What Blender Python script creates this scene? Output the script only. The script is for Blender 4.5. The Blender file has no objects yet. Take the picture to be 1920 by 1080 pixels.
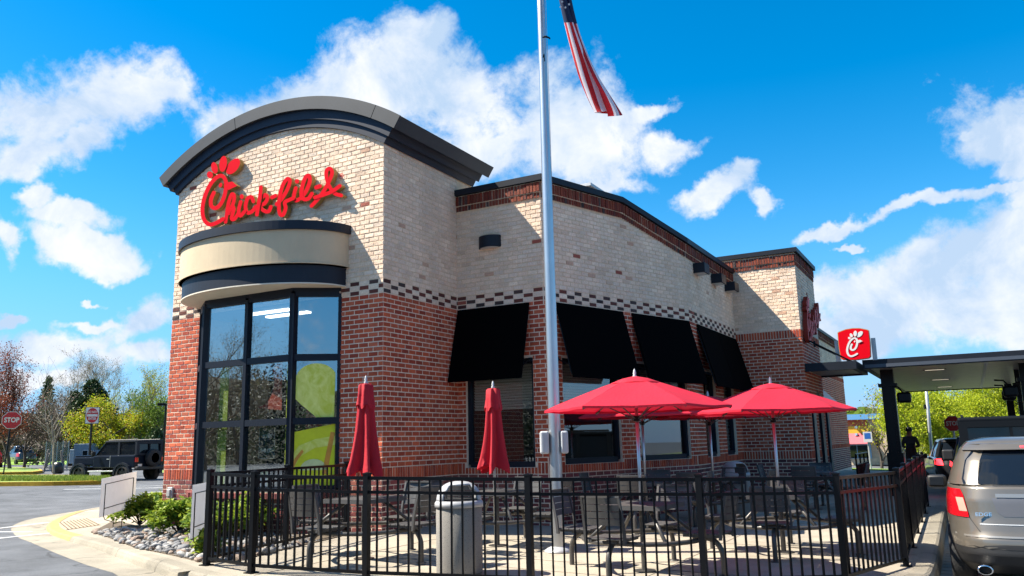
import bpy, bmesh, math, random
from mathutils import Vector, Matrix, noise as mnoise
R_ = math.radians
S = bpy.context.scene
COL = S.collection
rng = random.Random(7)

# ------------------------------------------------------------------ camera
F_PX, PITCH, ROLL, YAW = 1529.1, 0.188, -0.0231, -0.5029
CAM = Vector((8.2877, -10.6298, 1.361))
fw = Vector((math.sin(YAW)*math.cos(PITCH), math.cos(YAW)*math.cos(PITCH), math.sin(PITCH)))
rt0 = Vector((math.cos(YAW), -math.sin(YAW), 0)); up0 = rt0.cross(fw)
rt = rt0*math.cos(ROLL) + up0*math.sin(ROLL); up = -rt0*math.sin(ROLL) + up0*math.cos(ROLL)
cd = bpy.data.cameras.new('camera'); cam = bpy.data.objects.new('camera', cd); COL.objects.link(cam)
cd.sensor_width = 36; cd.lens = 36*F_PX/1920; cd.clip_end = 3000; cd.clip_start = .05
cam.matrix_world = Matrix(((rt.x, up.x, -fw.x, CAM.x), (rt.y, up.y, -fw.y, CAM.y), (rt.z, up.z, -fw.z, CAM.z), (0, 0, 0, 1)))
S.camera = cam

# ------------------------------------------------------------------ world, sun, exposure
SUN = Vector((.755, .40, -1)).normalized()
SKY_STRENGTH = .066
wd = bpy.data.worlds.new('World'); S.world = wd; wd.use_nodes = True
WN, WL = wd.node_tree.nodes, wd.node_tree.links
WN.clear()
def pix_dir(x, y): return (fw + rt*((x-960)/F_PX) + up*((540-y)/F_PX)).normalized()
def build_world():
    def N(t, **k):
        n = WN.new(t)
        for a, b in k.items(): setattr(n, a, b)
        return n
    def M(op, a, b=None, clamp=False):
        n = N('ShaderNodeMath', operation=op, use_clamp=clamp)
        for i, v in enumerate((a, b)):
            if v is None: continue
            if isinstance(v, (int, float)): n.inputs[i].default_value = v
            else: WL.new(v, n.inputs[i])
        return n.outputs[0]
    out = N('ShaderNodeOutputWorld'); bg = N('ShaderNodeBackground')
    bg.inputs[1].default_value = SKY_STRENGTH
    sky = N('ShaderNodeTexSky', sky_type='NISHITA', sun_disc=False)
    sky.sun_elevation = math.asin(-SUN.z); sky.sun_rotation = math.atan2(-SUN.x, -SUN.y)
    sky.air_density = 1.0; sky.dust_density = .25; sky.ozone_density = 2.2
    hs = N('ShaderNodeHueSaturation'); hs.inputs['Hue'].default_value = .494; hs.inputs['Saturation'].default_value = 1.52; hs.inputs['Value'].default_value = 1.25
    WL.new(sky.outputs[0], hs.inputs['Color'])
    tc = N('ShaderNodeTexCoord')
    blobs = [(60,215,120,62,0),(190,205,150,52,-12),(300,190,75,45,-10),(30,290,60,40,10),(110,272,70,36,-8),
             (72,370,30,22,0),(140,408,70,24,4),(185,465,95,26,8),(235,490,60,22,0),(0,455,20,30,0),
             (700,160,165,95,0),(540,205,150,72,-18),(820,150,130,85,20),(890,240,210,100,12),(1040,235,110,118,40),(1120,270,110,92,20),
             (1220,205,60,20,-25),(1255,285,48,40,10),(1160,345,70,28,10),
             (1330,385,80,34,-6),(1385,350,46,30,-35),(1425,395,30,18,0),
             (1855,235,85,52,0),(1905,255,60,45,0),(1895,310,48,26,-15),(1785,232,22,10,-10),
             (1720,388,115,15,-12),(1560,420,50,14,-20),(1850,358,70,11,-14),(1585,462,22,8,-5),(1905,385,36,40,0),
             (1780,520,220,66,-20),(1900,455,140,66,-20),(1600,562,110,40,-8),(1720,608,240,52,-8),(1900,600,150,80,0),(1620,640,140,40,0),
             (60,650,150,30,0),(265,610,80,40,-25),(180,602,52,12,0),(270,690,120,30,0),(60,715,160,18,0),(20,590,26,10,0),(178,558,14,6,0)]
    wn = N('ShaderNodeTexNoise'); wn.inputs['Scale'].default_value = 7; wn.inputs['Detail'].default_value = 6; wn.inputs['Roughness'].default_value = .6; WL.new(tc.outputs['Generated'], wn.inputs['Vector'])
    wv = N('ShaderNodeVectorMath', operation='MULTIPLY_ADD'); WL.new(wn.outputs['Color'], wv.inputs[0]); wv.inputs[1].default_value = (.13, .13, .13); wv.inputs[2].default_value = (-.065, -.065, -.065)
    wa = N('ShaderNodeVectorMath', operation='ADD'); WL.new(tc.outputs['Generated'], wa.inputs[0]); WL.new(wv.outputs[0], wa.inputs[1])
    m = None
    for (x, y, a, b, r) in blobs:
        d = pix_dir(x, y)
        # local frame at that direction: X = direction, Y = image right, Z = image up (tilted by r)
        right = (rt - d*rt.dot(d)).normalized(); upv = d.cross(right) * -1
        upv = right.cross(d) if right.cross(d).z > 0 else d.cross(right)
        cr, sr = math.cos(R_(-r)), math.sin(R_(-r))
        y2 = right*cr + upv*sr; z2 = d.cross(y2)
        rot = Matrix((d, y2, z2)).transposed().to_euler('XYZ')
        mp = N('ShaderNodeMapping', vector_type='TEXTURE')
        mp.inputs['Rotation'].default_value = rot
        mp.inputs['Scale'].default_value = (1e4, a/F_PX, b/F_PX)
        WL.new(wa.outputs[0], mp.inputs['Vector'])
        ln = N('ShaderNodeVectorMath', operation='LENGTH'); WL.new(mp.outputs[0], ln.inputs[0])
        if m is None: m = ln.outputs['Value']
        else:
            s = N('ShaderNodeMath', operation='SMOOTH_MIN'); s.inputs[2].default_value = .35
            WL.new(m, s.inputs[0]); WL.new(ln.outputs['Value'], s.inputs[1]); m = s.outputs[0]
    field = M('SUBTRACT', 1.0, m)
    field = M('MAXIMUM', M('ADD', field, .05), -1.2)
    def noise(scale, detail, rough, off=(0,0,0), dist=0):
        mp = N('ShaderNodeMapping'); mp.inputs['Location'].default_value = off
        WL.new(tc.outputs['Generated'], mp.inputs['Vector'])
        n = N('ShaderNodeTexNoise'); n.inputs['Scale'].default_value = scale; n.inputs['Detail'].default_value = detail
        n.inputs['Roughness'].default_value = rough; n.inputs['Distortion'].default_value = dist
        WL.new(mp.outputs[0], n.inputs['Vector']); return n.outputs['Fac']
    # far from the view the same kind of clouds goes on, placed by noise alone
    dt = N('ShaderNodeVectorMath', operation='DOT_PRODUCT'); WL.new(tc.outputs['Generated'], dt.inputs[0]); dt.inputs[1].default_value = fw
    away = N('ShaderNodeMapRange', interpolation_type='SMOOTHSTEP'); WL.new(dt.outputs['Value'], away.inputs[0])
    away.inputs[1].default_value = .72; away.inputs[2].default_value = .5; away.inputs[3].default_value = -1.3; away.inputs[4].default_value = 0
    big = M('MULTIPLY', M('SUBTRACT', noise(2.6, 2, .5, (3, 1, 7)), .54), 5.0)
    field = M('MAXIMUM', field, M('ADD', big, away.outputs[0]))
    n1 = noise(9, 9, .62, (0, 0, 0), .35)
    n2 = noise(26, 9, .66, (4, 2, 1), .2)
    pert = M('ADD', M('MULTIPLY', M('SUBTRACT', n1, .5), 2.0), M('MULTIPLY', M('SUBTRACT', n2, .5), 1.25))
    dn = M('ADD', field, pert)
    ds = N('ShaderNodeMapRange', interpolation_type='SMOOTHSTEP'); WL.new(dn, ds.inputs[0])
    ds.inputs[1].default_value = -.13; ds.inputs[2].default_value = .54
    # cloud brightness: denser middles white, thin and lower parts bluish
    sh = noise(8, 7, .62, (.04, .03, -.06), .3)
    shr = N('ShaderNodeMapRange'); WL.new(sh, shr.inputs[0]); shr.inputs[1].default_value = .40; shr.inputs[2].default_value = .64
    shr.inputs[3].default_value = 0; shr.inputs[4].default_value = 1
    cc = N('ShaderNodeMix', data_type='RGBA'); WL.new(shr.outputs[0], cc.inputs[0])
    k = .075/SKY_STRENGTH
    cc.inputs[6].default_value = (2.9*k, 3.75*k, 4.9*k, 1); cc.inputs[7].default_value = (5.3*k, 5.4*k, 5.6*k, 1)
    mx = N('ShaderNodeMix', data_type='RGBA')
    # pale blue air low down, all the way round
    sz = N('ShaderNodeSeparateXYZ'); WL.new(tc.outputs['Generated'], sz.inputs[0])
    hz = N('ShaderNodeMapRange', interpolation_type='SMOOTHSTEP'); WL.new(sz.outputs[2], hz.inputs[0]); hz.inputs[1].default_value = .30; hz.inputs[2].default_value = .0; hz.inputs[3].default_value = 0; hz.inputs[4].default_value = .75
    hm = N('ShaderNodeMix', data_type='RGBA'); WL.new(hz.outputs[0], hm.inputs[0]); WL.new(hs.outputs[0], hm.inputs[6]); hm.inputs[7].default_value = (.50*k, 2.3*k, 5.3*k, 1)
    WL.new(M('MULTIPLY', ds.outputs[0], .97), mx.inputs[0]); WL.new(hm.outputs[2], mx.inputs[6]); WL.new(cc.outputs[2], mx.inputs[7])
    WL.new(mx.outputs[2], bg.inputs[0]); WL.new(bg.outputs[0], out.inputs[0])
build_world()
sd = bpy.data.lights.new('sun', 'SUN'); sd.energy = 5.0; sd.angle = R_(.5); sd.color = (1, .93, .80)
so = bpy.data.objects.new('sun', sd); COL.objects.link(so); so.rotation_euler = SUN.to_track_quat('-Z', 'Y').to_euler(); so.location = (-20, -10, 30)
S.view_settings.view_transform = 'Standard'; S.view_settings.look = 'None'; S.view_settings.gamma = 1
S.view_settings.exposure = 1.38; S.view_settings.use_curve_mapping = False
S.cycles.max_bounces = 8; S.cycles.transparent_max_bounces = 16; S.cycles.sample_clamp_indirect = 6

# ------------------------------------------------------------------ ground height, pixel helpers
def sst(a, b, x):
    t = min(1, max(0, (x-a)/(b-a))); return t*t*(3-2*t)
def ground(x, y):
    z = -.13 - .030*min(x, 9) if x > 0 else -.13 + .011*min(-x, 45)
    if x > -12: z -= .65*sst(26, 52, y)*sst(-12, 0, x)
    return z
def patio(x): return -.022*max(x, 0)
def ray(x, y): return fw + rt*((x-960)/F_PX) + up*((540-y)/F_PX)
def on_ground(x, y, zf=None, dz=0):
    z = 0
    for _ in range(40):
        d = ray(x, y); t = (z-CAM.z)/d.z; P = CAM + d*t
        z = (zf(P.x, P.y) if zf else ground(P.x, P.y)) + dz
    return P
def on_y(x, y, Y): d = ray(x, y); return CAM + d*((Y-CAM.y)/d.y)
def at_depth(x, y, D): return CAM + ray(x, y)*D
def pix(P):
    d = Vector(P)-CAM; z = d.dot(fw); return 960+F_PX*d.dot(rt)/z, 540-F_PX*d.dot(up)/z, z

# ------------------------------------------------------------------ materials
MATS = {}
def mat(name, col, rough=.6, metal=0, var=0, vscale=8, bump=0, bscale=60, spec=.5, col2=None, detail=5, coat=0, coords='Object', trans=0):
    m = bpy.data.materials.new(name); m.use_nodes = True; MATS[name] = m
    nt = m.node_tree; b = nt.nodes['Principled BSDF']; L = nt.links
    b.inputs['Base Color'].default_value = (*col, 1); b.inputs['Roughness'].default_value = rough; b.inputs['Metallic'].default_value = metal
    b.inputs['Specular IOR Level'].default_value = spec; b.inputs['Coat Weight'].default_value = coat
    tc = nt.nodes.new('ShaderNodeTexCoord')
    if var or col2:
        n = nt.nodes.new('ShaderNodeTexNoise'); n.inputs['Scale'].default_value = vscale; n.inputs['Detail'].default_value = detail; n.inputs['Roughness'].default_value = .6
        L.new(tc.outputs[coords], n.inputs['Vector'])
        r = nt.nodes.new('ShaderNodeValToRGB'); L.new(n.outputs['Fac'], r.inputs[0])
        a = [max(0, c*(1-var)) for c in col]; c2 = col2 or [min(1, c*(1+var)) for c in col]
        r.color_ramp.elements[0].position = .3; r.color_ramp.elements[1].position = .7
        r.color_ramp.elements[0].color = (*(col if col2 else a), 1); r.color_ramp.elements[1].color = (*c2, 1)
        L.new(r.outputs[0], b.inputs['Base Color'])
    if bump:
        n2 = nt.nodes.new('ShaderNodeTexNoise'); n2.inputs['Scale'].default_value = bscale; n2.inputs['Detail'].default_value = 4
        L.new(tc.outputs[coords], n2.inputs['Vector'])
        bp = nt.nodes.new('ShaderNodeBump'); bp.inputs['Strength'].default_value = bump; bp.inputs['Distance'].default_value = .02
        L.new(n2.outputs['Fac'], bp.inputs['Height']); L.new(bp.outputs[0], b.inputs['Normal'])
    return m
def brick_mat(name):
    m = mat(name, (1, 1, 1), .85, bump=.5, bscale=90); nt = m.node_tree; L = nt.links; b = nt.nodes['Principled BSDF']
    at = nt.nodes.new('ShaderNodeAttribute'); at.attribute_name = 'bc'
    oi = nt.nodes.new('ShaderNodeObjectInfo'); tc = nt.nodes.new('ShaderNodeNewGeometry')
    n = nt.nodes.new('ShaderNodeTexNoise'); n.inputs['Scale'].default_value = 38; n.inputs['Detail'].default_value = 4
    L.new(tc.outputs['Position'], n.inputs['Vector'])
    mr = nt.nodes.new('ShaderNodeMapRange'); L.new(n.outputs['Fac'], mr.inputs[0]); mr.inputs[1].default_value = .3; mr.inputs[2].default_value = .7
    mr.inputs[3].default_value = .84; mr.inputs[4].default_value = 1.12
    m1 = nt.nodes.new('ShaderNodeMix'); m1.data_type = 'RGBA'; m1.blend_type = 'MULTIPLY'; m1.inputs[0].default_value = 1
    m2 = nt.nodes.new('ShaderNodeVectorMath'); m2.operation = 'SCALE'
    L.new(at.outputs['Color'], m1.inputs[6]); L.new(oi.outputs['Color'], m1.inputs[7])
    n3 = nt.nodes.new('ShaderNodeTexNoise'); n3.inputs['Scale'].default_value = 1.1; n3.inputs['Detail'].default_value = 5; mpn = nt.nodes.new('ShaderNodeMapping'); mpn.inputs['Scale'].default_value = (1.6, 1.6, .55); L.new(tc.outputs['Position'], mpn.inputs['Vector']); L.new(mpn.outputs[0], n3.inputs['Vector'])
    r3 = nt.nodes.new('ShaderNodeMapRange'); L.new(n3.outputs['Fac'], r3.inputs[0]); r3.inputs[1].default_value = .3; r3.inputs[2].default_value = .7; r3.inputs[3].default_value = .86; r3.inputs[4].default_value = 1.10
    mm = nt.nodes.new('ShaderNodeMath'); mm.operation = 'MULTIPLY'; L.new(mr.outputs[0], mm.inputs[0]); L.new(r3.outputs[0], mm.inputs[1])
    L.new(m1.outputs[2], m2.inputs[0]); L.new(mm.outputs[0], m2.inputs['Scale']); L.new(m2.outputs[0], b.inputs['Base Color'])
    return m
def leaf_mat(name, cols, rough=.55, transl=.35):
    m = bpy.data.materials.new(name); m.use_nodes = True; MATS[name] = m
    nt = m.node_tree; L = nt.links; b = nt.nodes['Principled BSDF']; o = nt.nodes['Material Output']
    g = nt.nodes.new('ShaderNodeNewGeometry'); r = nt.nodes.new('ShaderNodeValToRGB'); L.new(g.outputs['Random Per Island'], r.inputs[0])
    el = r.color_ramp.elements
    while len(el) < len(cols): el.new(.5)
    for i, c in enumerate(cols): el[i].position = i/(len(cols)-1); el[i].color = (*c, 1)
    L.new(r.outputs[0], b.inputs['Base Color']); b.inputs['Roughness'].default_value = rough; b.inputs['Specular IOR Level'].default_value = .3
    t = nt.nodes.new('ShaderNodeBsdfTranslucent'); L.new(r.outputs[0], t.inputs[0])
    mx = nt.nodes.new('ShaderNodeMixShader'); mx.inputs[0].default_value = transl
    L.new(b.outputs[0], mx.inputs[1]); L.new(t.outputs[0], mx.inputs[2]); L.new(mx.outputs[0], o.inputs[0])
    return m
def fabric_mat(name, col, transl=.3, rough=.8):
    m = mat(name, col, rough, var=.08, vscale=6, bump=.25, bscale=30); nt = m.node_tree; L = nt.links
    b = nt.nodes['Principled BSDF']; o = nt.nodes['Material Output']
    t = nt.nodes.new('ShaderNodeBsdfTranslucent'); t.inputs[0].default_value = (*col, 1)
    mx = nt.nodes.new('ShaderNodeMixShader'); mx.inputs[0].default_value = transl
    L.new(b.outputs[0], mx.inputs[1]); L.new(t.outputs[0], mx.inputs[2]); L.new(mx.outputs[0], o.inputs[0]); return m
def glass_mat(name, tint=(.55, .6, .58), ior=1.75, rough=0):
    m = bpy.data.materials.new(name); m.use_nodes = True; MATS[name] = m
    nt = m.node_tree; nt.nodes.remove(nt.nodes['Principled BSDF']); o = nt.nodes['Material Output']; L = nt.links
    tr = nt.nodes.new('ShaderNodeBsdfTransparent'); tr.inputs[0].default_value = (*tint, 1)
    gl = nt.nodes.new('ShaderNodeBsdfGlossy'); gl.inputs['Roughness'].default_value = rough; gl.inputs[0].default_value = (.84, .94, 1, 1)
    fr = nt.nodes.new('ShaderNodeFresnel'); fr.inputs[0].default_value = ior
    ge = nt.nodes.new('ShaderNodeNewGeometry'); sb = nt.nodes.new('ShaderNodeMath'); sb.operation = 'SUBTRACT'; sb.inputs[0].default_value = 1; L.new(ge.outputs['Backfacing'], sb.inputs[1])
    ml = nt.nodes.new('ShaderNodeMath'); ml.operation = 'MULTIPLY'; L.new(fr.outputs[0], ml.inputs[0]); L.new(sb.outputs[0], ml.inputs[1])
    mx = nt.nodes.new('ShaderNodeMixShader'); L.new(ml.outputs[0], mx.inputs[0]); L.new(tr.outputs[0], mx.inputs[1]); L.new(gl.outputs[0], mx.inputs[2])
    L.new(mx.outputs[0], o.inputs[0]); return m
def emit_mat(name, col, st):
    m = mat(name, col, .6); b = m.node_tree.nodes['Principled BSDF']
    b.inputs['Emission Color'].default_value = (*col, 1); b.inputs['Emission Strength'].default_value = st; return m

asphalt = mat('asphalt', (.108, .114, .126), .9, var=.28, vscale=1.1, bump=.5, bscale=180, detail=12)
concrete = mat('concrete', (.335, .292, .23), .9, var=.13, vscale=1.6, bump=.25, bscale=120, detail=10)
concrete_lt = mat('kerb_concrete', (.30, .265, .205), .9, var=.13, vscale=2.2, bump=.3, bscale=90, detail=10)
yellow = mat('yellow_paint', (.60, .36, .03), .8, var=.2, vscale=5, bump=.2, detail=10)
yellow_pale = mat('worn_yellow_paint', (.42, .28, .10), .85, var=.2, vscale=6, bump=.2, detail=10)
white_paint = mat('road_paint', (.5, .5, .49), .8, var=.15, vscale=4, detail=10)
def mortar_mat():
    # light joints in the red brick, tan joints in the pale brick above the band
    m = mat('mortar', (.60, .50, .38), .95, bump=.4, bscale=120); nt = m.node_tree; L = nt.links; g = nt.nodes.new('ShaderNodeNewGeometry'); s = nt.nodes.new('ShaderNodeSeparateXYZ'); L.new(g.outputs['Position'], s.inputs[0])
    c = nt.nodes.new('ShaderNodeMath'); c.operation = 'GREATER_THAN'; c.inputs[1].default_value = 4.10; L.new(s.outputs[2], c.inputs[0])
    n = nt.nodes.new('ShaderNodeTexNoise'); n.inputs['Scale'].default_value = 14; L.new(g.outputs['Position'], n.inputs['Vector'])
    mx = nt.nodes.new('ShaderNodeMix'); mx.data_type = 'RGBA'; L.new(c.outputs[0], mx.inputs[0]); mx.inputs[6].default_value = (.72, .56, .42, 1); mx.inputs[7].default_value = (.68, .50, .34, 1)
    r = nt.nodes.new('ShaderNodeMapRange'); L.new(n.outputs['Fac'], r.inputs[0]); r.inputs[3].default_value = .75; r.inputs[4].default_value = 1.25
    v = nt.nodes.new('ShaderNodeVectorMath'); v.operation = 'SCALE'; L.new(mx.outputs[2], v.inputs[0]); L.new(r.outputs[0], v.inputs['Scale']); L.new(v.outputs[0], nt.nodes['Principled BSDF'].inputs['Base Color']); return m
mortar = mortar_mat()
bk = brick_mat('brick')
navy = mat('dark_metal', (.012, .015, .022), .5, spec=.2, var=.15, vscale=3)
fascia = mat('grey_fascia', (.041, .045, .052), .55, spec=.25, var=.12, vscale=2, detail=8)
frieze = mat('blue_frieze', (.014, .020, .036), .55, spec=.25, var=.1, vscale=2)
hood_dark = mat('hood_navy', (.012, .016, .026), .5, spec=.25, var=.12, vscale=2)
cream = mat('cream_stucco', (.52, .41, .27), .85, var=.06, vscale=2, bump=.1, bscale=200)
soffit = mat('white_soffit', (.62, .56, .46), .8, var=.05)
awn = mat('black_canvas', (.0015, .0015, .0018), .95, spec=.03)
frame_m = mat('window_frame', (.007, .010, .018), .45, spec=.25)
black_steel = mat('black_steel', (.003, .0035, .005), .33, spec=.18)
glass = glass_mat('glass', (.90, .93, .91), 3.9)
glass2 = glass_mat('dark_glass', (.80, .83, .82), 2.3)
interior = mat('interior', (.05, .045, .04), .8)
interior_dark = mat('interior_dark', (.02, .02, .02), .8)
alu = mat('aluminium', (.50, .51, .52), .34, metal=.9, var=.06, vscale=3, bump=.03, bscale=40)
alu_dull = mat('galvanised', (.45, .46, .47), .5, metal=.4, var=.1)
grey_box = mat('grey_plastic', (.46, .47, .48), .6, var=.05)
slat_grey = mat('grey_slats', (.058, .056, .056), .5, var=.12, vscale=6)
tube_grey = mat('grey_tube', (.08, .075, .07), .4, metal=.35, var=.1)
red_cloth = fabric_mat('red_canvas', (.56, .006, .030), .22)
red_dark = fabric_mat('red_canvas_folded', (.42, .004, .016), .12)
sign_red = mat('sign_red', (.62, .002, .010), .4, spec=.06)
sign_gold = mat('letter_return', (.36, .22, .065), .5, metal=.2)
sign_white = mat('sign_white', (.62, .61, .60), .5)
sign_back = fabric_mat('corrugated_plastic', (.70, .70, .72), .45, .5)
stop_red = mat('stop_red', (.42, .006, .012), .4, var=.06)
stone_bin = None

# ------------------------------------------------------------------ mesh helpers
class MB:
    def __init__(s): s.v = []; s.f = []; s.mi = []; s.cur = 0
    def add(s, vs, fs):
        o = len(s.v); s.v += [tuple(a) for a in vs]
        for f in fs: s.f.append([i+o for i in f]); s.mi.append(s.cur)
    def box(s, a, b, M=None):
        x0, y0, z0 = a; x1, y1, z1 = b
        vs = [Vector(q) for q in ((x0,y0,z0),(x1,y0,z0),(x1,y1,z0),(x0,y1,z0),(x0,y0,z1),(x1,y0,z1),(x1,y1,z1),(x0,y1,z1))]
        if M is not None: vs = [M @ q for q in vs]
        s.add(vs, [(0,3,2,1),(4,5,6,7),(0,1,5,4),(1,2,6,5),(2,3,7,6),(3,0,4,7)]); return s
    def bbox(s, a, b, r=.02, M=None):           # box with chamfered edges
        x0, y0, z0 = a; x1, y1, z1 = b; vs = []
        bm = bmesh.new(); bmesh.ops.create_cube(bm, size=1)
        for v in bm.verts: v.co = Vector(((x0+x1)/2+v.co.x*(x1-x0), (y0+y1)/2+v.co.y*(y1-y0), (z0+z1)/2+v.co.z*(z1-z0)))
        bmesh.ops.bevel(bm, geom=bm.edges[:], offset=r, segments=2, affect='EDGES', profile=.5)
        bm.verts.index_update(); vs = [v.co.copy() if M is None else M @ v.co for v in bm.verts]
        fs = [[v.index for v in f.verts] for f in bm.faces]; bm.free(); s.add(vs, fs); return s
    def tube(s, pts, r, n=8, caps=True):
        pts = [Vector(p) for p in pts]; k = len(pts); rs = r if isinstance(r, (list, tuple)) else [r]*k
        vs = []; prev = None
        for i, p in enumerate(pts):
            t = (pts[min(i+1, k-1)]-pts[max(i-1, 0)])
            t = t.normalized() if t.length > 1e-9 else Vector((0, 0, 1))
            if prev is None:
                a = t.orthogonal().normalized()
            else:
                a = prev - t*prev.dot(t); a = a.normalized() if a.length > 1e-6 else t.orthogonal().normalized()
            prev = a; b = t.cross(a)
            for j in range(n):
                th = 2*math.pi*j/n; vs.append(p + (a*math.cos(th)+b*math.sin(th))*rs[i])
        fs = []
        for i in range(k-1):
            for j in range(n):
                j2 = (j+1) % n; fs.append((i*n+j, i*n+j2, (i+1)*n+j2, (i+1)*n+j))
        if caps: fs.append(tuple(range(n))[::-1]); fs.append(tuple((k-1)*n+j for j in range(n)))
        s.add(vs, fs); return s
    def prism(s, poly, O, U, V, W, d0, d1, side_mi=None, face_mi=None):
        O, U, V, W = map(Vector, (O, U, V, W)); n = len(poly)
        vs = [O+U*a+V*b+W*d0 for a, b in poly] + [O+U*a+V*b+W*d1 for a, b in poly]
        c = s.cur
        if face_mi is not None: s.cur = face_mi
        s.add(vs, [tuple(range(n))[::-1], tuple(range(n, 2*n))])
        if side_mi is not None: s.cur = side_mi
        o = len(s.v)-2*n
        for i in range(n):
            j = (i+1) % n; s.f.append([o+i, o+j, o+n+j, o+n+i]); s.mi.append(s.cur)
        s.cur = c; return s
    def lathe(s, prof, c=(0, 0, 0), n=24, rad=None):
        vs = []; c = Vector(c)
        for r, z in prof:
            for j in range(n):
                th = 2*math.pi*j/n; q = r*(rad(th, z) if rad else 1); vs.append(c+Vector((q*math.cos(th), q*math.sin(th), z)))
        fs = []
        for i in range(len(prof)-1):
            for j in range(n):
                j2 = (j+1) % n; fs.append((i*n+j, i*n+j2, (i+1)*n+j2, (i+1)*n+j))
        s.add(vs, fs); return s
    def build(s, name, m, parent=None, smooth=False, loc=None, rz=None):
        me = bpy.data.meshes.new(name); me.from_pydata(s.v, [], s.f)
        for q in (m if isinstance(m, (list, tuple)) else [m]): me.materials.append(q)
        if any(s.mi): me.polygons.foreach_set('material_index', s.mi)
        if smooth: me.polygons.foreach_set('use_smooth', [True]*len(s.f))
        me.update(); return link(name, me, parent, loc, rz)
def link(name, me, parent=None, loc=None, rz=None):
    o = bpy.data.objects.new(name, me); COL.objects.link(o)
    if parent: o.parent = parent
    if loc is not None: o.location = loc
    if rz is not None: o.rotation_euler = (0, 0, rz)
    return o
def thing(name, label, cat, loc=(0, 0, 0), rz=0, group=None):
    o = bpy.data.objects.new(name, None); COL.objects.link(o); o.location = loc; o.rotation_euler = (0, 0, rz); o.empty_display_size = .2
    return tag(o, label, cat, group)
def tag(o, label, cat, group=None):
    o['label'] = label; o['category'] = cat
    if group: o['group'] = group
    return o
def struct(o): o['kind'] = 'structure'; return o
def stuff(o): o['kind'] = 'stuff'; return o
def copy_tree(o, parent=None):
    c = o.copy(); COL.objects.link(c)
    if parent is not None: c.parent = parent
    for ch in o.children: copy_tree(ch, c)
    return c
def text_mesh(t, size, ext=.003, off=.0, shear=0):
    cu = bpy.data.curves.new('txt', 'FONT'); cu.body = t; cu.size = size; cu.extrude = ext; cu.offset = off; cu.shear = shear
    cu.align_x = 'CENTER'; cu.align_y = 'CENTER'; cu.resolution_u = 3
    o = bpy.data.objects.new('txt', cu); COL.objects.link(o)
    me = bpy.data.meshes.new_from_object(o.evaluated_get(bpy.context.evaluated_depsgraph_get()))
    bpy.data.objects.remove(o); return me
def text(name, t, size, m, parent, M, ext=.003, off=0, sx=1, shear=0):   # M: local X = reading direction, Y = up, Z = out of the surface
    me = text_mesh(t, size, ext, off, shear); me.transform(Matrix.Diagonal((sx, 1, 1, 1))); me.transform(M); me.materials.clear(); me.materials.append(m)
    return link(name, me, parent)
def frame(O, X, Y): 
    X = Vector(X).normalized(); Y = Vector(Y).normalized(); Z = X.cross(Y); O = Vector(O)
    return Matrix(((X.x, Y.x, Z.x, O.x), (X.y, Y.y, Z.y, O.y), (X.z, Y.z, Z.z, O.z), (0, 0, 0, 1)))
def catmull(P, k=6):
    P = [Vector((*p, 0)) if len(p) == 2 else Vector(p) for p in P]; out = []
    for i in range(len(P)-1):
        a, b, c, d = P[max(i-1, 0)], P[i], P[i+1], P[min(i+2, len(P)-1)]
        for j in range(k):
            t = j/k; out.append(.5*((2*b)+(c-a)*t+(2*a-5*b+4*c-d)*t*t+(3*b-a-3*c+d)*t**3))
    out.append(P[-1]); return out


# ------------------------------------------------------------------ the setting
def plate(name, poly, ztop, zbot, mats, parent=None, cuts=1.5):
    """closed slab: top follows ztop(x,y), sides go down to zbot(x,y); slot 0 = top, slot 1 = sides"""
    bm = bmesh.new(); vs = [bm.verts.new((x, y, 0)) for x, y in poly]
    f = bm.faces.new(vs); f.normal_update()
    if f.normal.z < 0: f.normal_flip()
    xs = [p[0] for p in poly]; a, b = min(xs), max(xs)
    k = math.ceil(a/cuts)*cuts
    while k < b and b-a < 200:
        g = bm.verts[:]+bm.edges[:]+bm.faces[:]; bmesh.ops.bisect_plane(bm, geom=g, plane_co=(k, 0, 0), plane_no=(1, 0, 0)); k += cuts
    be = [e for e in bm.edges if e.is_boundary]
    r = bmesh.ops.extrude_edge_only(bm, edges=be)
    low = [v for v in r['geom'] if isinstance(v, bmesh.types.BMVert)]; ls = set(low)
    for fc in bm.faces:
        if any(v in ls for v in fc.verts): fc.material_index = 1 if len(mats) > 1 else 0
    for v in bm.verts: v.co.z = zbot(v.co.x, v.co.y) if v in ls else ztop(v.co.x, v.co.y)
    me = bpy.data.meshes.new(name); bm.to_mesh(me); bm.free()
    for m in mats: me.materials.append(m)
    return link(name, me, parent)
def sheet(name, poly, dz, m, zf=ground): return plate(name, poly, lambda x, y: zf(x, y)+dz, lambda x, y: zf(x, y)-.02, [m])

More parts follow.
